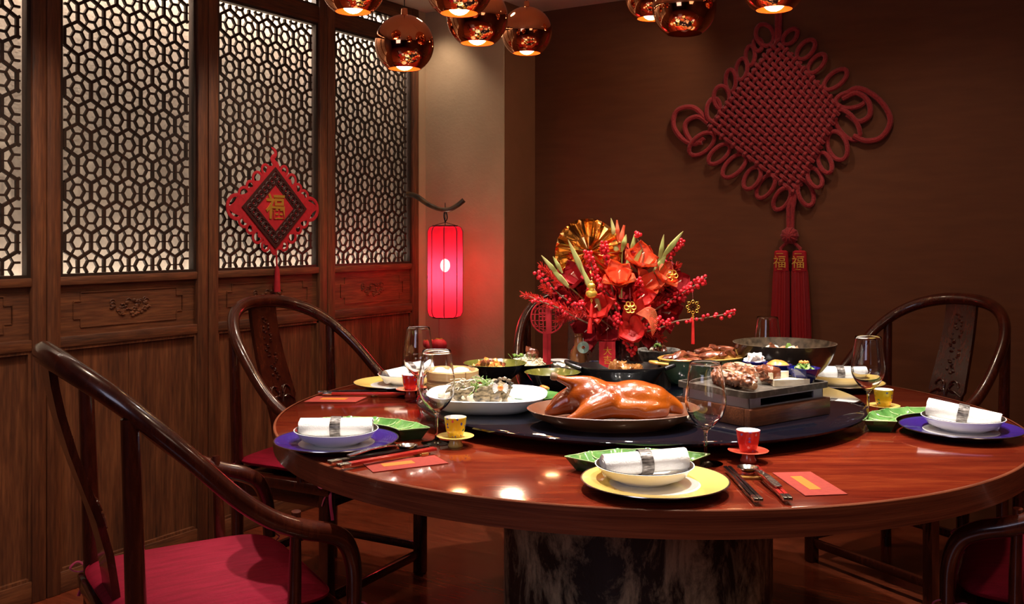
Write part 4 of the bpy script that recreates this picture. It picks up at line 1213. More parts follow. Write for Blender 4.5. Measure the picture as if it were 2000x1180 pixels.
# ---------------------------------------------------------------- red fabric lantern by the column
lx, ly = -.325, 4.70
LT = thing('hanging_lantern', 'tall red fabric lantern lit inside, hanging in front of the pale column', 'lantern', (lx, ly, 1.07), 0)
def redshade():
    m, nt, p = nt_new('lit_red_fabric')
    for n in list(nt.nodes):
        if n.type == 'BSDF_PRINCIPLED': nt.nodes.remove(n)
    out = [n for n in nt.nodes if n.type == 'OUTPUT_MATERIAL'][0]
    tr = nt.nodes.new('ShaderNodeBsdfTranslucent'); tr.inputs[0].default_value = (1, .028, .085, 1)
    df = nt.nodes.new('ShaderNodeBsdfDiffuse'); df.inputs[0].default_value = (.60, .008, .03, 1)
    tp = nt.nodes.new('ShaderNodeBsdfTransparent'); tp.inputs[0].default_value = (1, .13, .15, 1)
    a = nt.nodes.new('ShaderNodeMixShader'); a.inputs[0].default_value = .35
    b = nt.nodes.new('ShaderNodeMixShader'); b.inputs[0].default_value = .24
    nt.links.new(tr.outputs[0], a.inputs[1]); nt.links.new(df.outputs[0], a.inputs[2])
    nt.links.new(a.outputs[0], b.inputs[1]); nt.links.new(tp.outputs[0], b.inputs[2]); nt.links.new(b.outputs[0], out.inputs[0])
    return m
prf = [(.060, -.221), (.076, -.214), (.0845, -.195), (.0855, 0), (.0845, .195), (.076, .214), (.060, .221)]
def lob(a): return 1 - .05 * abs(math.sin(4 * a)) ** .8 * 0 - .05 * (1 - abs(math.cos(4 * a)))
MB().lathe(prf, 96, wob=lob).build('fabric_shade', redshade(), LT)
for k in range(8):
    a = 2 * PI * k / 8
    MB().tube([(r * 1.004 * math.cos(a), r * 1.004 * math.sin(a), z) for r, z in prf], .0022, 6).build('rib', mat('dark_red_rib', (.06, .002, .004), .5) if k == 0 else bpy.data.materials['dark_red_rib'], LT)
MB().lathe([(.058, .219), (.062, .219), (.062, .225), (.058, .225), (.058, .219)], 48).lathe([(.058, -.225), (.062, -.225), (.062, -.219), (.058, -.219), (.058, -.225)], 48).build('hoop', M['darkfelt'], LT)
MB().ico((0, 0, .03), (.024, .024, .032), 3).build('bulb', mat('lantern_bulb', (1, .9, .8), .5, emit=(1, .80, .62), estr=45), LT)
MB().tube([(-.06, 0, .222), (0, 0, .240), (.06, 0, .222)], .0015, 6).tube([(0, 0, .06), (0, 0, .335)], .0018, 6).build('hanger', M['black'], LT)
MB().tube(bez([(0, 0, .24), (.010, 0, .262), (.0, 0, .30), (-.006, 0, .27), (0, 0, .24)], 5), .0028, 6).build('hook', M['black'], LT)
MB().tube([(-.03, 0, -.224), (-.03, 0, -.33)], .0015, 6).build('cord', M['cord'], LT)
br = thing('bent_branch', 'dark bent branch bracket carrying the red lantern', 'branch', (lx, ly, 0))
MB().tube(bez([(-.20, .19, 1.455), (-.15, .12, 1.440), (-.09, .05, 1.400), (-.03, .0, 1.374), (.02, -.01, 1.372), (.06, -.01, 1.392), (.092, -.01, 1.418)], 6), lerpr([.014, .0135, .012, .011, .0115, .012, .0125], 6), 10).build('branch', mat('dark_branch', (.02, .012, .008), .45, c2=(.12, .06, .02), scale=14, coat=.3), br)
pl = thing('small_round_lantern', 'small round red lantern charm with gold trim hanging below the tall lantern', 'lantern', (lx - .03, ly, .712))
MB().lathe([(r * math.sin(R(a)), .034 * math.cos(R(a))) for r, a in [(.040, k) for k in range(15, 166, 6)]], 48, wob=lambda a: 1 - .03 * (1 - abs(math.cos(6 * a)))).build('body', M['redfelt'], pl)
MB().lathe([(.010, .034), (.018, .033), (.019, .026), (.012, .027)], 24).lathe([(.010, -.034), (.018, -.033), (.019, -.026), (.012, -.027)], 24).build('gold_trim', M['gold'], pl)
MB().tube([(0, 0, .03), (0, 0, .05)], .0015, 5).build('cord', M['cord'], pl)
pl2 = dup(pl, (lx - .075, ly + .05, .715), 0, 'second small red lantern charm partly hidden behind the first', scale=.62)
ll = bpy.data.lights.new('lantern_light', 'POINT'); ll.energy = 3.4; ll.color = (1, .62, .42); ll.shadow_soft_size = .03
lo = bpy.data.objects.new('lantern_light', ll); lo.location = (lx, ly, 1.03); col.objects.link(lo)

# ---------------------------------------------------------------- hanging fortune ornament on the screen.  local x = out of the wall, y = along, z = up
ot = 4.965
orn = thing('fortune_ornament', 'flat red felt diamond ornament with dark fretwork and gold character, hanging on the lattice screen', 'ornament', P(.014, ot, 1.365), WR)
def flat(pts, x0, x1):
    m_ = MB().prism([(p[0], p[1]) for p in pts], x0, x1)
    m_.v = [Vector((v.z, v.x, v.y)) for v in m_.v]
    return m_
out = []
A_, B_ = .225, .205
nseg = 160
for k in range(nseg):
    a = 2 * PI * k / nseg
    c, s = math.cos(a), math.sin(a)
    r = 1 / (abs(c) / A_ + abs(s) / B_)
    r *= 1 + .045 * math.sin(22 * a) + .16 * math.exp(-((abs(math.atan2(s, abs(c)))) / .30) ** 2)* (1 if abs(c) > .5 else 0)
    out.append((r * c, r * s))
flat(out, 0, .004).build('red_backing', M['redfelt'], orn, smooth=False)
hk = bez([(0, 0, .195), (0, -.012, .215), (0, .006, .232), (0, .002, .25), (0, -.018, .262)], 4)
MB().tube(hk, lerpr([.014, .012, .010, .008, .003], 4), 8, flat=.25, up=(1, 0, 0)).build('hanging_hook', M['redfelt'], orn)
def ringm(a1, b1, a2, b2, x0, x1):
    m_ = MB(); o1 = [(a1, 0), (0, b1), (-a1, 0), (0, -b1)]; o2 = [(a2, 0), (0, b2), (-a2, 0), (0, -b2)]
    for k in range(4):
        j = (k + 1) % 4
        q = [o1[k], o1[j], o2[j], o2[k]]
        v = [(x0, *p) for p in q] + [(x1, *p) for p in q]
        m_.add(v, [(3, 2, 1, 0), (4, 5, 6, 7), (0, 1, 5, 4), (1, 2, 6, 5), (2, 3, 7, 6), (3, 0, 4, 7)])
    return m_
ringm(.190, .178, .172, .161, .004, .008).build('outer_frame', M['darkfelt'], orn, smooth=False)
ringm(.118, .110, .108, .101, .004, .008).build('inner_frame', M['darkfelt'], orn, smooth=False)
fr = MB()
cor = [(.145, 0), (0, .136), (-.145, 0), (0, -.136)]
for k in range(4):
    a = Vector((cor[k][0], cor[k][1])); b_ = Vector((cor[(k + 1) % 4][0], cor[(k + 1) % 4][1]))
    for i in range(7):
        c = a + (b_ - a) * (i / 7)
        fr.tube([(.006, c.x + .016 * math.cos(q), c.y + .015 * math.sin(q)) for q in [2 * PI * j / 14 for j in range(14)]], .0042, 5, closed=True)
        fr.tube([(.006, c.x + .007 * math.cos(q), c.y + .007 * math.sin(q)) for q in [2 * PI * j / 8 for j in range(8)]], .0022, 4, closed=True)
        c = a + (b_ - a) * ((i + .5) / 7)
        fr.bar((.006, c.x - .022, c.y - .004), (.006, c.x + .022, c.y + .004), .005, .004, (1, 0, 0)).bar((.006, c.x - .004, c.y - .022), (.006, c.x + .004, c.y + .022), .005, .004, (1, 0, 0))
fr.build('fretwork', M['darkfelt'], orn)
flat([(.108, 0), (0, .101), (-.108, 0), (0, -.101)], .004, .0062).build('red_diamond', M['redfelt'], orn, smooth=False)
text('gold_character', '福', .115, M['gold'], orn, (.0075, 0, -.002), (R(90), 0, R(90)), .002, .002)
for s in (-1, 1):
    cl = MB()
    for (y, z, r) in ((.215, .0, .050), (.175, .055, .028), (.175, -.055, .028), (.10, .125, .026), (.10, -.125, .026), (.055, .165, .020), (.055, -.165, .020), (.14, .09, .02), (.14, -.09, .02)):
        cl.tube([(.002, s * (y + r * math.cos(q)), z + r * math.sin(q)) for q in [2 * PI * j / 20 for j in range(20)]], .009 if r > .04 else .007, 6, closed=True, flat=.35, up=(1, 0, 0))
    cl.build('scroll_loops', M['redfelt'], orn)
MB().tube([(.002, .008, -.19), (.002, .012, -.26)], .004, 6).tube([(.004, .012, -.255), (.004, .012, -.275), (.004, .012, -.365)], [.007, .011, .015], 12).build('tassel', M['redfelt'], orn)

# ---------------------------------------------------------------- big Chinese knot on the brown wall.  local frame: x = s, z = h, y into wall
WT = 6.372
KN = thing('chinese_knot', 'huge red woven cord knot with looped edges and two tassels on the brown wall', 'ornament', P(0, WT, 0), WR)
cT, cR, cB, cL = [Vector(q) for q in ((1.801, 2.153), (2.093, 1.81), (1.885, 1.423), (1.463, 1.76))]
NA, NB = 15, 19         # cords parallel to T-R, cords parallel to T-L
def kp(u, v):           # u along T->R, v along T->L
    a = cT * (1 - u) + cR * u; b_ = cL * (1 - u) + cB * u
    return a * (1 - v) + b_ * v
cr_ = .0095
def kpt(u, v, d): q = kp(u, v); return Vector((q.x, -.030 - d, q.y))
for i in range(NB):     # run along u at fixed v
    v = (i + .5) / NB
    pts = []
    for j in range(NA * 2 + 1):
        u = j / (NA * 2)
        d = 0
        if j % 2: d = .0105 * (1 if ((j // 2) + i) % 2 else -1)
        pts.append(kpt(u, v, d))
    MB().tube(bez(pts, 2), cr_, 6).build('woven_cord', M['cord'], KN)
for i in range(NA):
    u = (i + .5) / NA
    pts = []
    for j in range(NB * 2 + 1):
        v = j / (NB * 2)
        d = 0
        if j % 2: d = .0105 * (-1 if ((j // 2) + i) % 2 else 1)
        pts.append(kpt(u, v, d))
    MB().tube(bez(pts, 2), cr_, 6).build('woven_cord', M['cord'], KN)
loops = [((1.488, 1.796), (1.501, 1.892)), ((1.532, 1.849), (1.537, 1.946)), ((1.577, 1.928), (1.582, 2.019)), ((1.626, 1.979), (1.639, 2.067)), ((1.676, 2.04), (1.671, 2.126)), ((1.719, 2.102), (1.7, 2.157)), ((1.76, 2.126), (1.724, 2.216)),
         ((1.831, 2.126), (1.886, 2.175)), ((1.895, 2.055), (1.965, 2.114)), ((1.945, 1.985), (2.010, 2.048)), ((2.02, 1.905), (2.100, 1.972)), ((2.071, 1.839), (2.181, 1.845)),
         ((2.071, 1.792), (2.150, 1.675)), ((2.046, 1.70), (2.091, 1.588)), ((1.993, 1.611), (2.036, 1.530)), ((1.950, 1.543), (1.990, 1.466)), ((1.913, 1.488), (1.945, 1.386)),
         ((1.853, 1.455), (1.791, 1.372)), ((1.782, 1.516), (1.712, 1.428)), ((1.71, 1.554), (1.655, 1.470)), ((1.64, 1.616), (1.554, 1.529)), ((1.562, 1.668), (1.484, 1.594)), ((1.488, 1.722), (1.384, 1.645))]
rg = random.Random(8)
for i, (a, b_) in enumerate(loops):
    a = Vector(a); b_ = Vector(b_); c = (a + b_) / 2; d = b_ - a; L = d.length / 2 * 1.12; d.normalize(); n = Vector((-d.y, d.x))
    wdt = L * rg.uniform(.42, .6) + .004
    pts = []
    for k in range(20):
        q = 2 * PI * k / 20
        e = c + d * L * math.cos(q) + n * wdt * math.sin(q)
        pts.append((e.x, -.022 - .012 * math.sin(q + i), e.y))
    MB().tube(pts, .0108, 8, closed=True).build('cord_loop', M['cord'], KN)
for pts in ([(1.463, 1.797), (1.40, 1.858), (1.335, 1.862), (1.298, 1.833), (1.296, 1.77), (1.342, 1.71), (1.40, 1.685), (1.45, 1.712)],
            [(1.470, 1.78), (1.42, 1.815), (1.365, 1.80), (1.352, 1.76), (1.385, 1.70), (1.44, 1.69)],
            [(2.093, 1.861), (2.150, 1.892), (2.215, 1.862), (2.270, 1.802), (2.291, 1.735), (2.255, 1.672), (2.191, 1.659), (2.137, 1.684)],
            [(2.09, 1.85), (2.15, 1.872), (2.20, 1.83), (2.205, 1.77), (2.16, 1.745), (2.11, 1.78)]):
    MB().tube(bez([(x, -.022, z) for x, z in pts], 6), .0125, 8).build('ear_loop', M['cord'], KN)
MB().tube([(1.801, -.02, 2.35), (1.801, -.02, 2.14)], .013, 8).tube([(1.815, -.02, 2.35), (1.812, -.02, 2.14)], .009, 8).build('hanging_cord', M['cord'], KN)
MB().tube([(1.878, -.025, 1.44), (1.852, -.025, 1.37), (1.853, -.025, 1.27)], .0105, 8).tube([(1.888, -.025, 1.44), (1.872, -.025, 1.37), (1.869, -.025, 1.27)], .0105, 8).build('drop_cord', M['cord'], KN)
kb = MB()
kb.ico((1.861, -.035, 1.245), (.040, .031, .037), 3)
for k in range(5):
    a = PI * k / 5
    kb.tube([(1.861 + .036 * math.cos(q) * math.cos(a), -.035 + .028 * math.sin(q), 1.245 + .034 * math.cos(q) * math.sin(a)) for q in [2 * PI * j / 20 for j in range(20)]], .007, 6, closed=True)
kb.build('ball_knot', M['cord'], KN)
for s, (xa, xb) in ((-1, (1.822, 1.813)), (1, (1.905, 1.918))):
    MB().tube([(1.861 + s * .006, -.03, 1.225), (xa + .004 * s, -.03, 1.185), (xa, -.03, 1.170)], .008, 8).build('tassel_cord', M['cord'], KN)
    hd = MB().tube([(xa, -.034, 1.178), (xa, -.034, 1.172), (xa, -.034, 1.085), (xa, -.034, 1.080)], [.020, .031, .035, .030], 20, flat=.7, up=(0, 1, 0)).build('tassel_head', M['redfelt'], KN)
    g = text('gold_print', '福', .060, M['gold'], hd, (xa, -.0595, 1.122), (R(90), 0, 0), .0006)
    MB().box(xa - .016, xa + .016, -.0588, -.0578, 1.162, 1.165).box(xa - .012, xa + .012, -.0588, -.0578, 1.091, 1.094).build('gold_line', M['gold'], hd)
    tm = MB()
    n = 22; v = []; f = []
    rows = [1.085, 1.0, .85, .72, .62]
    N = 66
    for ri, z in enumerate(rows):
        rr = .034 + .006 * min(1, (1.085 - z) / .2)
        cx = xa + (xb - xa) * (1.085 - z) / .46
        for k in range(N):
            a = 2 * PI * k / N
            q = 1 + .07 * math.cos(n * a) + .05 * math.cos(7 * a + ri * .2)
            v.append((cx + rr * q * math.cos(a), -.034 + rr * .62 * q * math.sin(a), z))
    for ri in range(len(rows) - 1):
        for k in range(N): f.append((ri * N + k, ri * N + (k + 1) % N, (ri + 1) * N + (k + 1) % N, (ri + 1) * N + k))
    f.append(tuple((len(rows) - 1) * N + k for k in range(N)))
    tm.add(v, f).build('tassel_fringe', M['tassel'], KN)
# ---------------------------------------------------------------- flower arrangement.  blueprint unit = 1/599 m, u across, v up, d depth in metres (towards the wall +)
VX, VY = .352, 3.13
def A(u, v, d=0): return Vector((VX + (u - 1211) / 599, VY + d, TH + (757 - v) / 599))
M['vase'] = mat('dark_vase_glaze', (.02, .006, .005), .08, coat=1, bump=.8, scale=60)
t = thing('flower_vase', 'dark glossy conical vase in the middle of the table holding the red flowers', 'vase', (VX, VY, Z0))
MB().lathe([(0, 0), (.076, 0), (.080, .004), (.074, .03), (.058, .075), (.042, .115), (.034, .135), (.037, .148), (.034, .149), (.030, .136), (.036, .115), (.05, .075), (.06, .03), (0, .02)], 64).build('vase_body', M['vase'], t)
rg = random.Random(77)
berry_me = None
def berry(p, r, par):
    global berry_me
    if berry_me is None:
        o = MB().ico((0, 0, 0), 1, 2).build('berry', M['berry'], par); berry_me = o.data
    else:
        o = bpy.data.objects.new('berry', berry_me); col.objects.link(o); o.parent = par
    o.location = p; o.scale = (r, r, r)
    return o
NB_ = [0]
def branch(pts, n, label, spread=.014, start=.35, end=1.0, r=.0062):
    t = thing('berry_branch', label, 'berry branch', pts[0], group='red berry branches')
    o = Vector(pts[0]); q = bez([Vector(p) - o for p in pts], 8)
    MB().tube(q, lerpr([.003, .0012], len(q) - 1) if len(q) > 2 else .002, 6).build('twig', M['twig'], t)
    placed = []
    for i in range(n):
        for tr in range(14):
            k = start + (end - start) * ((i + rg.random()) / n)
            f = k * (len(q) - 1); j = min(int(f), len(q) - 2); c = q[j].lerp(q[j + 1], f - j)
            d = Vector((rg.gauss(0, 1), rg.gauss(0, 1), rg.gauss(0, 1))).normalized() * spread * rg.uniform(.55, 1)
            if all((c + d - e).length > r * 1.65 for e in placed): break
        placed.append(c + d)
        berry(c + d, r * rg.uniform(.85, 1.12), t); NB_[0] += 1
core = A(1213, 655)
branch([core, A(1262, 612, -.03), A(1310, 580, -.04), A(1350, 555, -.05), A(1372, 540, -.05)], 46, 'red berry branch reaching far right with its densest cluster at the tip', .017, .35, .93)
branch([core, A(1270, 640, -.06), A(1312, 622, -.08), A(1360, 616, -.09), A(1404, 608, -.09), A(1418, 605, -.09)], 24, 'long thin red berry branch reaching furthest right, low over the mortar', .012, .2, 1.0)
branch([core, A(1262, 590, .0), A(1290, 530, .0), A(1310, 490, -.01), A(1326, 474, -.01)], 34, 'red berry branch pointing up right beside the green gladiolus tips', .014, .62)
branch([core, A(1150, 610, -.03), A(1100, 580, -.05), A(1062, 545, -.06), A(1048, 533, -.06)], 20, 'red berry branch pointing up left', .013, .35)
branch([core, A(1140, 625, -.06), A(1090, 598, -.09), A(1050, 582, -.10), A(1032, 574, -.10)], 16, 'red berry branch with pale bare tip reaching furthest left', .013, .3, .86)
branch([core, A(1195, 580, -.04), A(1185, 530, -.05), A(1178, 495, -.06), A(1173, 475, -.06)], 26, 'red berry branch standing in front of the bronze foil rosette', .013, .6)
branch([core, A(1180, 590, -.07), A(1160, 545, -.09), A(1148, 510, -.09), A(1142, 494, -.09)], 26, 'red berry branch beside the gold charm left of centre', .014, .45)
branch([core, A(1200, 610, -.10), A(1185, 580, -.12), A(1172, 560, -.13), A(1162, 548, -.13)], 26, 'short red berry branch in the middle above the black ribbon', .015, .3)
branch([core, A(1170, 620, -.09), A(1140, 600, -.12), A(1130, 590, -.13), A(1118, 588, -.13)], 22, 'short red berry branch behind the gold charm tassel', .014, .3)
branch([core, A(1235, 600, -.08), A(1240, 560, -.10), A(1238, 545, -.11)], 20, 'red berry cluster branch right of the centre red flower', .014, .4)
branch([core, A(1240, 640, -.10), A(1262, 620, -.12), A(1290, 625, -.12)], 26, 'red berry cluster hanging right of the crepe flower', .016, .3)
branch([core, A(1215, 660, -.10), A(1222, 668, -.12), A(1226, 680, -.12)], 22, 'red berry cluster drooping over the vase mouth', .015, .3)
branch([core, A(1200, 640, -.12), A(1194, 622, -.14), A(1193, 610, -.14)], 20, 'red berry cluster left of the big crepe flower', .014, .4)
branch([core, A(1250, 520, -.02), A(1252, 490, -.02), A(1240, 462, -.02), A(1246, 458, -.02)], 8, 'thin red berry branch near the top between green tips', .009, .8)
# petals and buds
def petal(par, name, m, base, tip, width, cup=.3, twist=0, face=(0, -1, 0), n=8, mm=5, point=.7):
    base, tip = Vector(base), Vector(tip); ax = tip - base; L = ax.length; ax.normalize()
    f = Vector(face); f = (f - ax * f.dot(ax)).normalized(); sd = ax.cross(f)
    v = []; fc = []
    for side in (0, 1):
        for i in range(n + 1):
            k = i / n
            w_ = width * (math.sin(PI * min(1, k ** .75)) ** point * .5 if k < 1 else 0.0)
            for j in range(-mm, mm + 1):
                q = j / mm
                p = base + ax * L * k + sd * w_ * q - f * (cup * width * (q * q) * .5 * -1) + f * (-cup * L * .6 * k * k * twist)
                p += f * (.0006 if side else -.0006) + f * (.0015 * math.sin(q * 7 + k * 9))
                v.append(p)
    W = 2 * mm + 1; H = (n + 1) * W
    for s in (0, 1):
        for i in range(n):
            for j in range(W - 1):
                a = s * H + i * W + j
                fc.append((a, a + 1, a + W + 1, a + W) if s else (a, a + W, a + W + 1, a + 1))
    return MB().add(v, fc).build(name, m, par, ang=80)
def flower(c, r, m, label, facing=(0, -1, .25), n=7, droop=.15, seed=0):
    r *= 1.3
    t = thing('gladiolus_flower', label, 'flower', c, group='flowers of the arrangement')
    g = random.Random(seed); fz = Vector(facing).normalized(); a1 = fz.orthogonal().normalized(); b1 = fz.cross(a1)
    for k in range(n):
        a = 2 * PI * k / n + g.uniform(-.2, .2)
        dr = a1 * math.cos(a) + b1 * math.sin(a)
        op = g.uniform(.75, 1.0) if k % 2 else g.uniform(.5, .75)
        petal(t, 'petal', m, -fz * r * .35, dr * r * op + fz * r * (.72 + droop * (k % 2)), r * 1.15, .35, 1, face=tuple(dr * -1), point=.6)
    for k in range(3):
        MB().tube([(0, 0, 0), tuple(fz * r * .7 + a1 * .004 * (k - 1))], .0009, 5).ico(tuple(fz * r * .72 + a1 * .004 * (k - 1)), .002, 1).build('stamen', M['cream'], t)
    return t
flower(A(1202, 545, -.10), .046, M['coral'], 'open coral gladiolus flower at the centre top of the arrangement', (-.1, -.75, .75), seed=1)
flower(A(1246, 515, -.03), .050, M['coral'], 'pale coral gladiolus flower high right of centre', (.15, -.7, .8), seed=2)
flower(A(1256, 555, -.05), .040, M['coral'], 'coral gladiolus flower below the pale one, right of centre', (.3, -.8, .4), seed=3)
flower(A(1290, 545, -.02), .042, M['coral'], 'coral gladiolus flower at right beside the berry branch', (.5, -.6, .6), seed=4)
flower(A(1238, 578, -.10), .036, M['redpetal'], 'orange red flower just above the crepe flower', (.3, -.9, .3), seed=5)
flower(A(1160, 595, -.12), .042, M['redpetal'], 'red flower below the gold pouch charm', (-.2, -.9, .2), seed=6)
flower(A(1128, 545, -.02), .045, M['redfelt'], 'dark red flower left of centre', (-.5, -.7, .5), seed=7)
flower(A(1184, 560, .02), .045, M['redfelt'], 'dark red flower in front of the foil rosette', (-.1, -.8, .6), seed=8)
flower(A(1308, 560, .02), .050, M['redfelt'], 'dark red flower behind the right berry branch', (.6, -.6, .4), seed=9)
flower(A(1290, 610, .03), .050, M['redfelt'], 'dark red flower low at the right behind the berries', (.5, -.8, .0), seed=10)
flower(A(1150, 640, .0), .050, M['redfelt'], 'dark red flower low left above the red card', (-.3, -.9, -.1), seed=11)
flower(A(1110, 600, .02), .040, M['redfelt'], 'dark red flower at lower left', (-.5, -.8, 0), seed=12)
for i, (u, v_, d, r_) in enumerate(((1190, 575, .0, .05), (1225, 560, .03, .055), (1265, 590, .02, .05), (1140, 570, .03, .05), (1095, 560, .05, .045), (1200, 615, .02, .055), (1240, 630, .0, .05), (1180, 640, -.04, .045), (1090, 575, -.02, .035), (1300, 590, .04, .04), (1215, 505, .04, .05), (1270, 640, .03, .045))):
    flower(A(u, v_, d), r_, M['redfelt' if i % 3 else 'redpetal'], 'deep red filler flower %s' % ('in the middle behind the berries', 'behind the coral flower at the centre', 'right of the centre among berries', 'left of centre behind the gold pouch', 'far left behind the feathery spray', 'low in the centre', 'low right of the crepe flower', 'over the jade disc', 'at the left above the paper-cut disc', 'far right behind the berry branch', 'high at the centre behind green tips', 'at the lower right near the mortar')[i], ((i % 5 - 2) * .3, -.9, .3 - (i % 3) * .2), seed=20 + i)
# big crepe flower
t = thing('crepe_flower', 'large translucent red crepe flower with veined petals and long stamens at the centre front', 'flower', A(1222, 622, -.12))
for i, (tu, tv, w_) in enumerate(((-26, 22, .075), (2, 30, .085), (26, 8, .085), (-10, -30, .05), (16, -40, .055))):
    petal(t, 'petal', M['redpetal'], (0, .0, -.02 if tv > 0 else 0), (tu / 599, -.03 - .004 * i, -tv * 1.2 / 599), w_, .25, .4)
st = MB()
for i in range(16):
    a = R(-50 + 5.5 * i)
    st.tube(bez([(.01, -.045, .03), (.045, -.055, .035 + .03 * math.sin(a)), (.030 + .045 * math.cos(a), -.055, .010 + .06 * math.sin(a))], 3), .0008, 4)
tag(st.build('stamens', M['coral'], t), kind='stuff')
# gladiolus buds with green sheaths
def buds(label, base, items):
    t = thing('gladiolus', label, 'flower', base, group='gladiolus spikes')
    o = Vector(base)
    top = Vector(items[0][1])
    MB().tube(bez([Vector((0, 0, 0)), (Vector(items[0][0]) - o) * .5 + Vector((0, .01, 0)), Vector(items[0][0]) - o], 5), .0028, 6).build('stem', M['leafgreen'], t)
    for b_, tp, w_, m in items:
        b_, tp = Vector(b_) - o, Vector(tp) - o
        mid = b_.lerp(tp, .5) + Vector((0, -.004, 0))
        nm = 'bud' if m != 'leafgreen' else 'green_sheath'
        MB().tube(bez([b_, b_.lerp(tp, .25), mid, b_.lerp(tp, .8), tp], 4), lerpr([w_ * .35, w_ * .8, w_, w_ * .55, .0008 if m == 'leafgreen' else w_ * .35], 4), 8, flat=.6, up=(0, 1, 0)).build(nm, M[m], t)
buds('gladiolus stem with the tallest green tip and two coral buds', core, [(A(1203, 480), A(1192, 426), .0085, 'leafgreen'), (A(1205, 470, -.01), A(1203, 430, -.01), .007, 'coral'), (A(1205, 495, .0), A(1218, 440, .0), .0105, 'coral'), (A(1205, 510, .0), A(1200, 470, 0), .01, 'leafgreen')])
buds('gladiolus stem with pale green sheath right of the tallest tip', core, [(A(1213, 490, -.01), A(1221, 458, -.01), .009, 'leafgreen'), (A(1228, 510, -.01), A(1240, 450, -.01), .0085, 'leafgreen'), (A(1222, 515, .0), A(1225, 475, .0), .009, 'coral'), (A(1225, 530, -.02), A(1252, 485, -.02), .0095, 'leafgreen'), (A(1248, 495, 0), A(1254, 473, 0), .010, 'coral'), (A(1222, 540, -.02), A(1224, 500, -.02), .009, 'leafgreen')])
buds('gladiolus stem leaning right with long pale green tip', core, [(A(1288, 505, -.02), A(1330, 452, -.02), .010, 'leafgreen'), (A(1283, 515, -.02), A(1293, 458, -.02), .008, 'leafgreen'), (A(1272, 540, -.02), A(1298, 495, -.02), .012, 'leafgreen'), (A(1262, 560, -.03), A(1280, 515, -.03), .011, 'leafgreen'), (A(1295, 515, 0), A(1305, 478, 0), .009, 'coral')])
buds('gladiolus stem leaning left across the foil rosette with green tip', core, [(A(1140, 545, -.11), A(1105, 468, -.11), .0095, 'leafgreen'), (A(1155, 580, -.12), A(1128, 515, -.12), .009, 'leafgreen'), (A(1168, 610, -.12), A(1148, 548, -.12), .008, 'leafgreen')])
buds('gladiolus stem at far left with three short green tips', core, [(A(1092, 540, -.06), A(1056, 498, -.06), .008, 'leafgreen'), (A(1096, 532, -.06), A(1078, 500, -.06), .007, 'leafgreen'), (A(1110, 560, -.06), A(1072, 520, -.06), .010, 'leafgreen')])
# bronze foil rosette
t = thing('foil_rosette', 'large pleated bronze foil rosette behind the flowers at upper left', 'rosette', A(1148, 492, -.01), 0)
N = 44; v = []; f = []
for rr_, k0 in ((.008, 0), (.05, .4), (.098, 1), (.108, 1)):
    for k in range(N):
        a = 2 * PI * k / N
        dd = (.008 * k0 if k % 2 else -.008 * k0) + .022 * noise.noise(Vector((math.cos(a) * 4, math.sin(a) * 3, rr_ * 25)))
        r_ = rr_ * (1 + .05 * noise.noise(Vector((math.cos(a) * 2, math.sin(a) * 2, 5))))
        v.append((r_ * math.cos(a), dd + .10 * rr_, r_ * math.sin(a)))
for i in range(3):
    for k in range(N): f.append((i * N + k, i * N + (k + 1) % N, (i + 1) * N + (k + 1) % N, (i + 1) * N + k))
MB().add(v, f).build('pleated_disc', M['foil'], t, smooth=False)
MB().tube([(0, .01, 0), (.06, .04, -.22)], .002, 5).build('stick', M['twig'], t)
# feathery red amaranth
def feather(u0, v0, u1, v1, d, label, seed):
    g = random.Random(seed); a, b_ = A(u0, v0, d), A(u1, v1, d); t = thing('feathery_spray', label, 'dried spray', a, group='feathery red sprays')
    m_ = MB(); ax = b_ - a; L = ax.length
    m_.tube([(0, 0, 0), tuple(ax)], .0015, 5)
    for i in range(210):
        k = g.random(); c = ax * k
        dr = Vector((g.gauss(0, 1), g.gauss(0, 1), g.gauss(0, 1))).normalized() + ax.normalized() * .8
        m_.bar(c, c + dr * .022 * (1.1 - .5 * k), .0016, .0007, (.3, 1, .2))
    tag(m_.build('plume', M['redpetal'], t), kind='stuff')
for i, q in enumerate(((1130, 590, 1058, 520, -.04), (1125, 610, 1025, 572, -.08), (1120, 600, 1060, 560, -.02), (1150, 600, 1090, 620, -.06), (1270, 580, 1322, 520, .02), (1250, 640, 1290, 660, .0), (1165, 560, 1120, 500, .0), (1260, 600, 1300, 580, -.02))):
    feather(*q, ('feathery red spray, upper left', 'feathery red spray reaching to the far left edge of the bouquet', 'feathery red spray between the two left ones', 'feathery red spray low at left over the paper disc', 'feathery red spray, upper right',
                 'feathery red spray low at right of the vase', 'feathery red spray beside the foil rosette', 'feathery red spray right of centre')[i], i)
# round paper-cut disc on a handle
t = thing('papercut_fan', 'round red paper-cut disc on a long handle at the left of the bouquet', 'ornament', A(1068, 618, -.02))
rr_ = .052
m_ = MB().tube([(rr_ * math.cos(q), 0, rr_ * math.sin(q)) for q in [2 * PI * k / 40 for k in range(40)]], .0028, 6, closed=True)
m_.tube([(rr_ * .8 * math.cos(q), 0, rr_ * .8 * math.sin(q)) for q in [2 * PI * k / 32 for k in range(32)]], .0012, 5, closed=True)
for k in range(-3, 4):
    x = .013 * k; h = math.sqrt(max(0, rr_ ** 2 - x * x))
    m_.bar((x, 0, -h), (x, 0, h), .0026, .002, (0, 1, 0))
for z in (-.03, -.01, .01, .03):
    h = math.sqrt(rr_ ** 2 - z * z); m_.bar((-h, 0, z), (h * .6, 0, z), .0022, .002, (0, 1, 0))
for k in range(10):
    c = (-.02 + .010 * (k % 3), 0, .02 - .012 * (k // 3))
    m_.tube([(c[0] + .007 * math.cos(q), 0, c[2] + .007 * math.sin(q)) for q in [2 * PI * j / 10 for j in range(10)]], .0012, 4, closed=True)
m_.build('papercut', M['redfelt'], t)
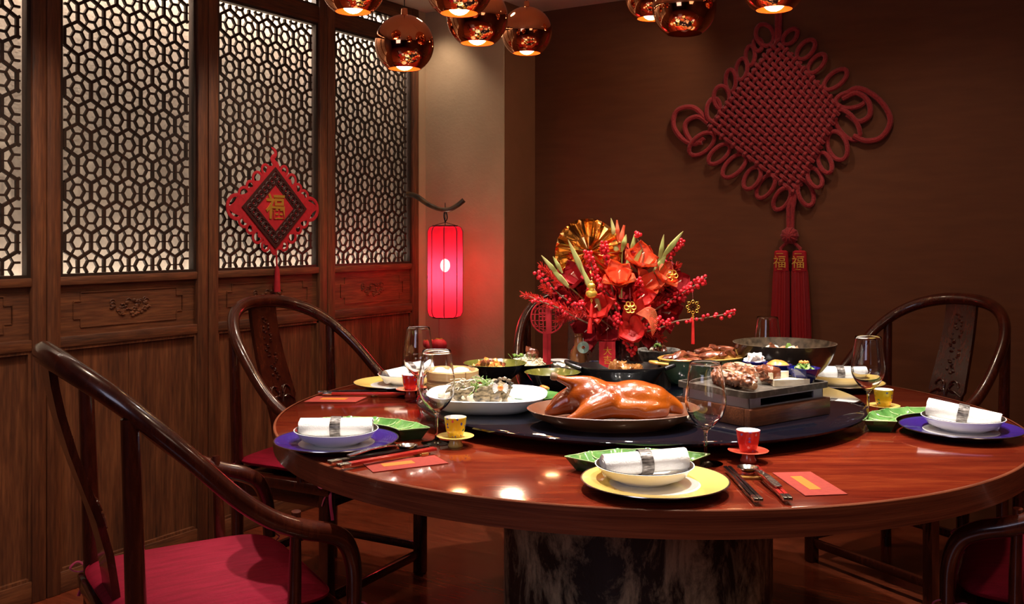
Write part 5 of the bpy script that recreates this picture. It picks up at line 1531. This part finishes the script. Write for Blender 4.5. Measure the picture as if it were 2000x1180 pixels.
MB().box(-.004, .012, -.002, .002, -.16, .052, bev=.0008).build('handle', M['redfelt'], t)
MB().box(-.014, -.001, -.0035, .0005, -.145, -.045).build('paper_strip', M['redfelt'], t)
# charms
def charm(c, kind, label, tas, s=1):
    t = thing('gold_charm', label, 'charm', c, group='gold charms on the bouquet')
    if kind == 'pouch':
        MB().ico((0, 0, -.010), (.019, .010, .014), 2).ico((0, 0, .014), (.013, .008, .010), 2, nz=.2).tube([(0, 0, .0), (0, 0, .008)], [.009, .007], 10).ico((0, 0, .026), (.006, .005, .006), 1).build('gold_pouch', M['gold'], t)
    elif kind == 'knot':
        m_ = MB()
        for k in range(-2, 3):
            m_.bar((-.012 + .003 * k, 0, -.012 - .003 * k * -1), (.012 + .003 * k, 0, .012 + .003 * k), .0016, .0016, (0, 1, 0)); m_.bar((.012 + .003 * k, .001, -.012 - .003 * k), (-.012 + .003 * k, .001, .012 - .003 * k), .0016, .0016, (0, 1, 0))
        for k in range(8):
            a = k * PI / 4; q = .017
            m_.tube([(q * math.cos(a) + .0045 * math.cos(b), 0, q * math.sin(a) + .0045 * math.sin(b)) for b in [2 * PI * j / 10 for j in range(10)]], .0010, 4, closed=True)
        m_.build('gold_knot', M['gold'], t)
    else:
        m_ = MB()
        for k in range(6):
            a = k * PI / 3
            m_.tube([(.011 * math.cos(a) + .007 * math.cos(b), .002 * math.sin(b), .011 * math.sin(a) + .007 * math.sin(b)) for b in [2 * PI * j / 12 for j in range(12)]], .0018, 5, closed=True)
        m_.ico((0, 0, 0), (.006, .004, .006), 1); m_.build('gold_blossom', M['gold'], t)
    if tas:
        MB().tube([(0, 0, -.02), (0, 0, -.042)], .0012, 6).tube([(.003 * math.cos(q), 0, -.030 + .004 * math.sin(q)) for q in [2 * PI * j / 10 for j in range(10)]], .0010, 5, closed=True).build('gold_link', M['gold'], t)
        MB().tube([(0, 0, -.040), (0, 0, -.046), (tas[0], 0, -.046 - tas[1])], [.0025, .0042, .0085 * s], 14).build('tassel', M['redpetal'], t)
    MB().tube([(0, 0, .03 if kind == 'pouch' else .02), (0, .01, .06)], .0006, 5).build('thread', M['cord'], t)
charm(A(1147, 562, -.15), 'pouch', 'gold pouch charm with a long red tassel, left of centre', (-.006, .085))
charm(A(1217, 592, -.17), 'blossom', 'gold blossom charm in front of the red crepe flower', None)
charm(A(1341, 595, -.09), 'knot', 'gold knot charm with red tassel hanging from the right berry branch', (.0, .070), .7)
charm(A(1307, 537, -.04), 'blossom', 'gold charm high at the right among coral petals', None)
# red card, jade disc, bottle
t = thing('red_card', 'small red card with gold characters hanging before the vase', 'card', A(1178, 683, -.115))
MB().box(-.0255, .0255, -.0006, .0006, -.041, .041).build('card', M['redfelt'], t)
text('gold_characters', '大\n吉', .028, M['gold'], t, (.001, -.0009, -.004), (R(90), 0, 0), .0003)
MB().tube([(0, 0, .036), (0, 0, .12)], .0007, 5).build('thread', M['cord'], t)
t = thing('jade_disc', 'pale green round jade disc with a notch hanging at the bottle', 'charm', A(1135, 672, -.075))
MB().lathe([(.0055, -.002), (.0185, -.002), (.019, 0), (.0185, .002), (.0055, .002), (.0055, -.002)], 32).build('disc', mat('jade', (.40, .50, .42), .3, c2=(.22, .42, .40), scale=120, bump=.5), t, rot=(R(90), 0, 0))
MB().tube([(0, 0, .018), (0, 0, .03)], .001, 5).build('loop', M['rim'], t)
t = thing('liquor_bottle', 'slim brown ceramic bottle with tan edge left of the vase', 'bottle', (VX + (1128 - 1211) / 599, VY - .03, Z0))
MB().lathe([(0, 0), (.026, 0), (.028, .004), (.028, .07), (.024, .085), (.014, .10), (.012, .13), (.014, .132), (.014, .14), (0, .14)], 40).build('bottle_body', mat('brown_bottle', (.16, .045, .015), .15, c2=(.35, .14, .05), scale=12, coat=.7, stretch=(1, 1, .2)), t)
t = thing('painted_cup', 'white cup with blue painted scene behind the red card', 'cup', (VX + (1160 - 1211) / 599, VY - .03, Z0))
MB().lathe([(0, 0), (.012, 0), (.014, .003), (.020, .045), (.0205, .050), (.019, .050), (.012, .006), (0, .005)], 32).build('cup_body', mat('blue_white', (.75, .78, .85), .15, c2=(.10, .15, .45), scale=90, lo=.5, hi=.62, coat=.5), t)

# ---------------------------------------------------------------- tell look-alikes apart by place
ORD = ['first', 'second', 'third', 'fourth', 'fifth', 'sixth', 'seventh', 'eighth', 'ninth', 'tenth', 'eleventh', 'twelfth', 'thirteenth', 'fourteenth', 'fifteenth', 'sixteenth']
same = {}
for o in bpy.data.objects:
    if o.parent is None and o.get('label') and o.get('group'): same.setdefault(o['label'], []).append(o)
for lb, os_ in same.items():
    if 1 < len(os_) <= 16:
        os_.sort(key=lambda o: o.location.x / o.location.y)
        for i, o in enumerate(os_): o['label'] = lb + ', ' + ('leftmost' if i == 0 else 'rightmost' if i == len(os_) - 1 else ORD[i] + ' from the left')
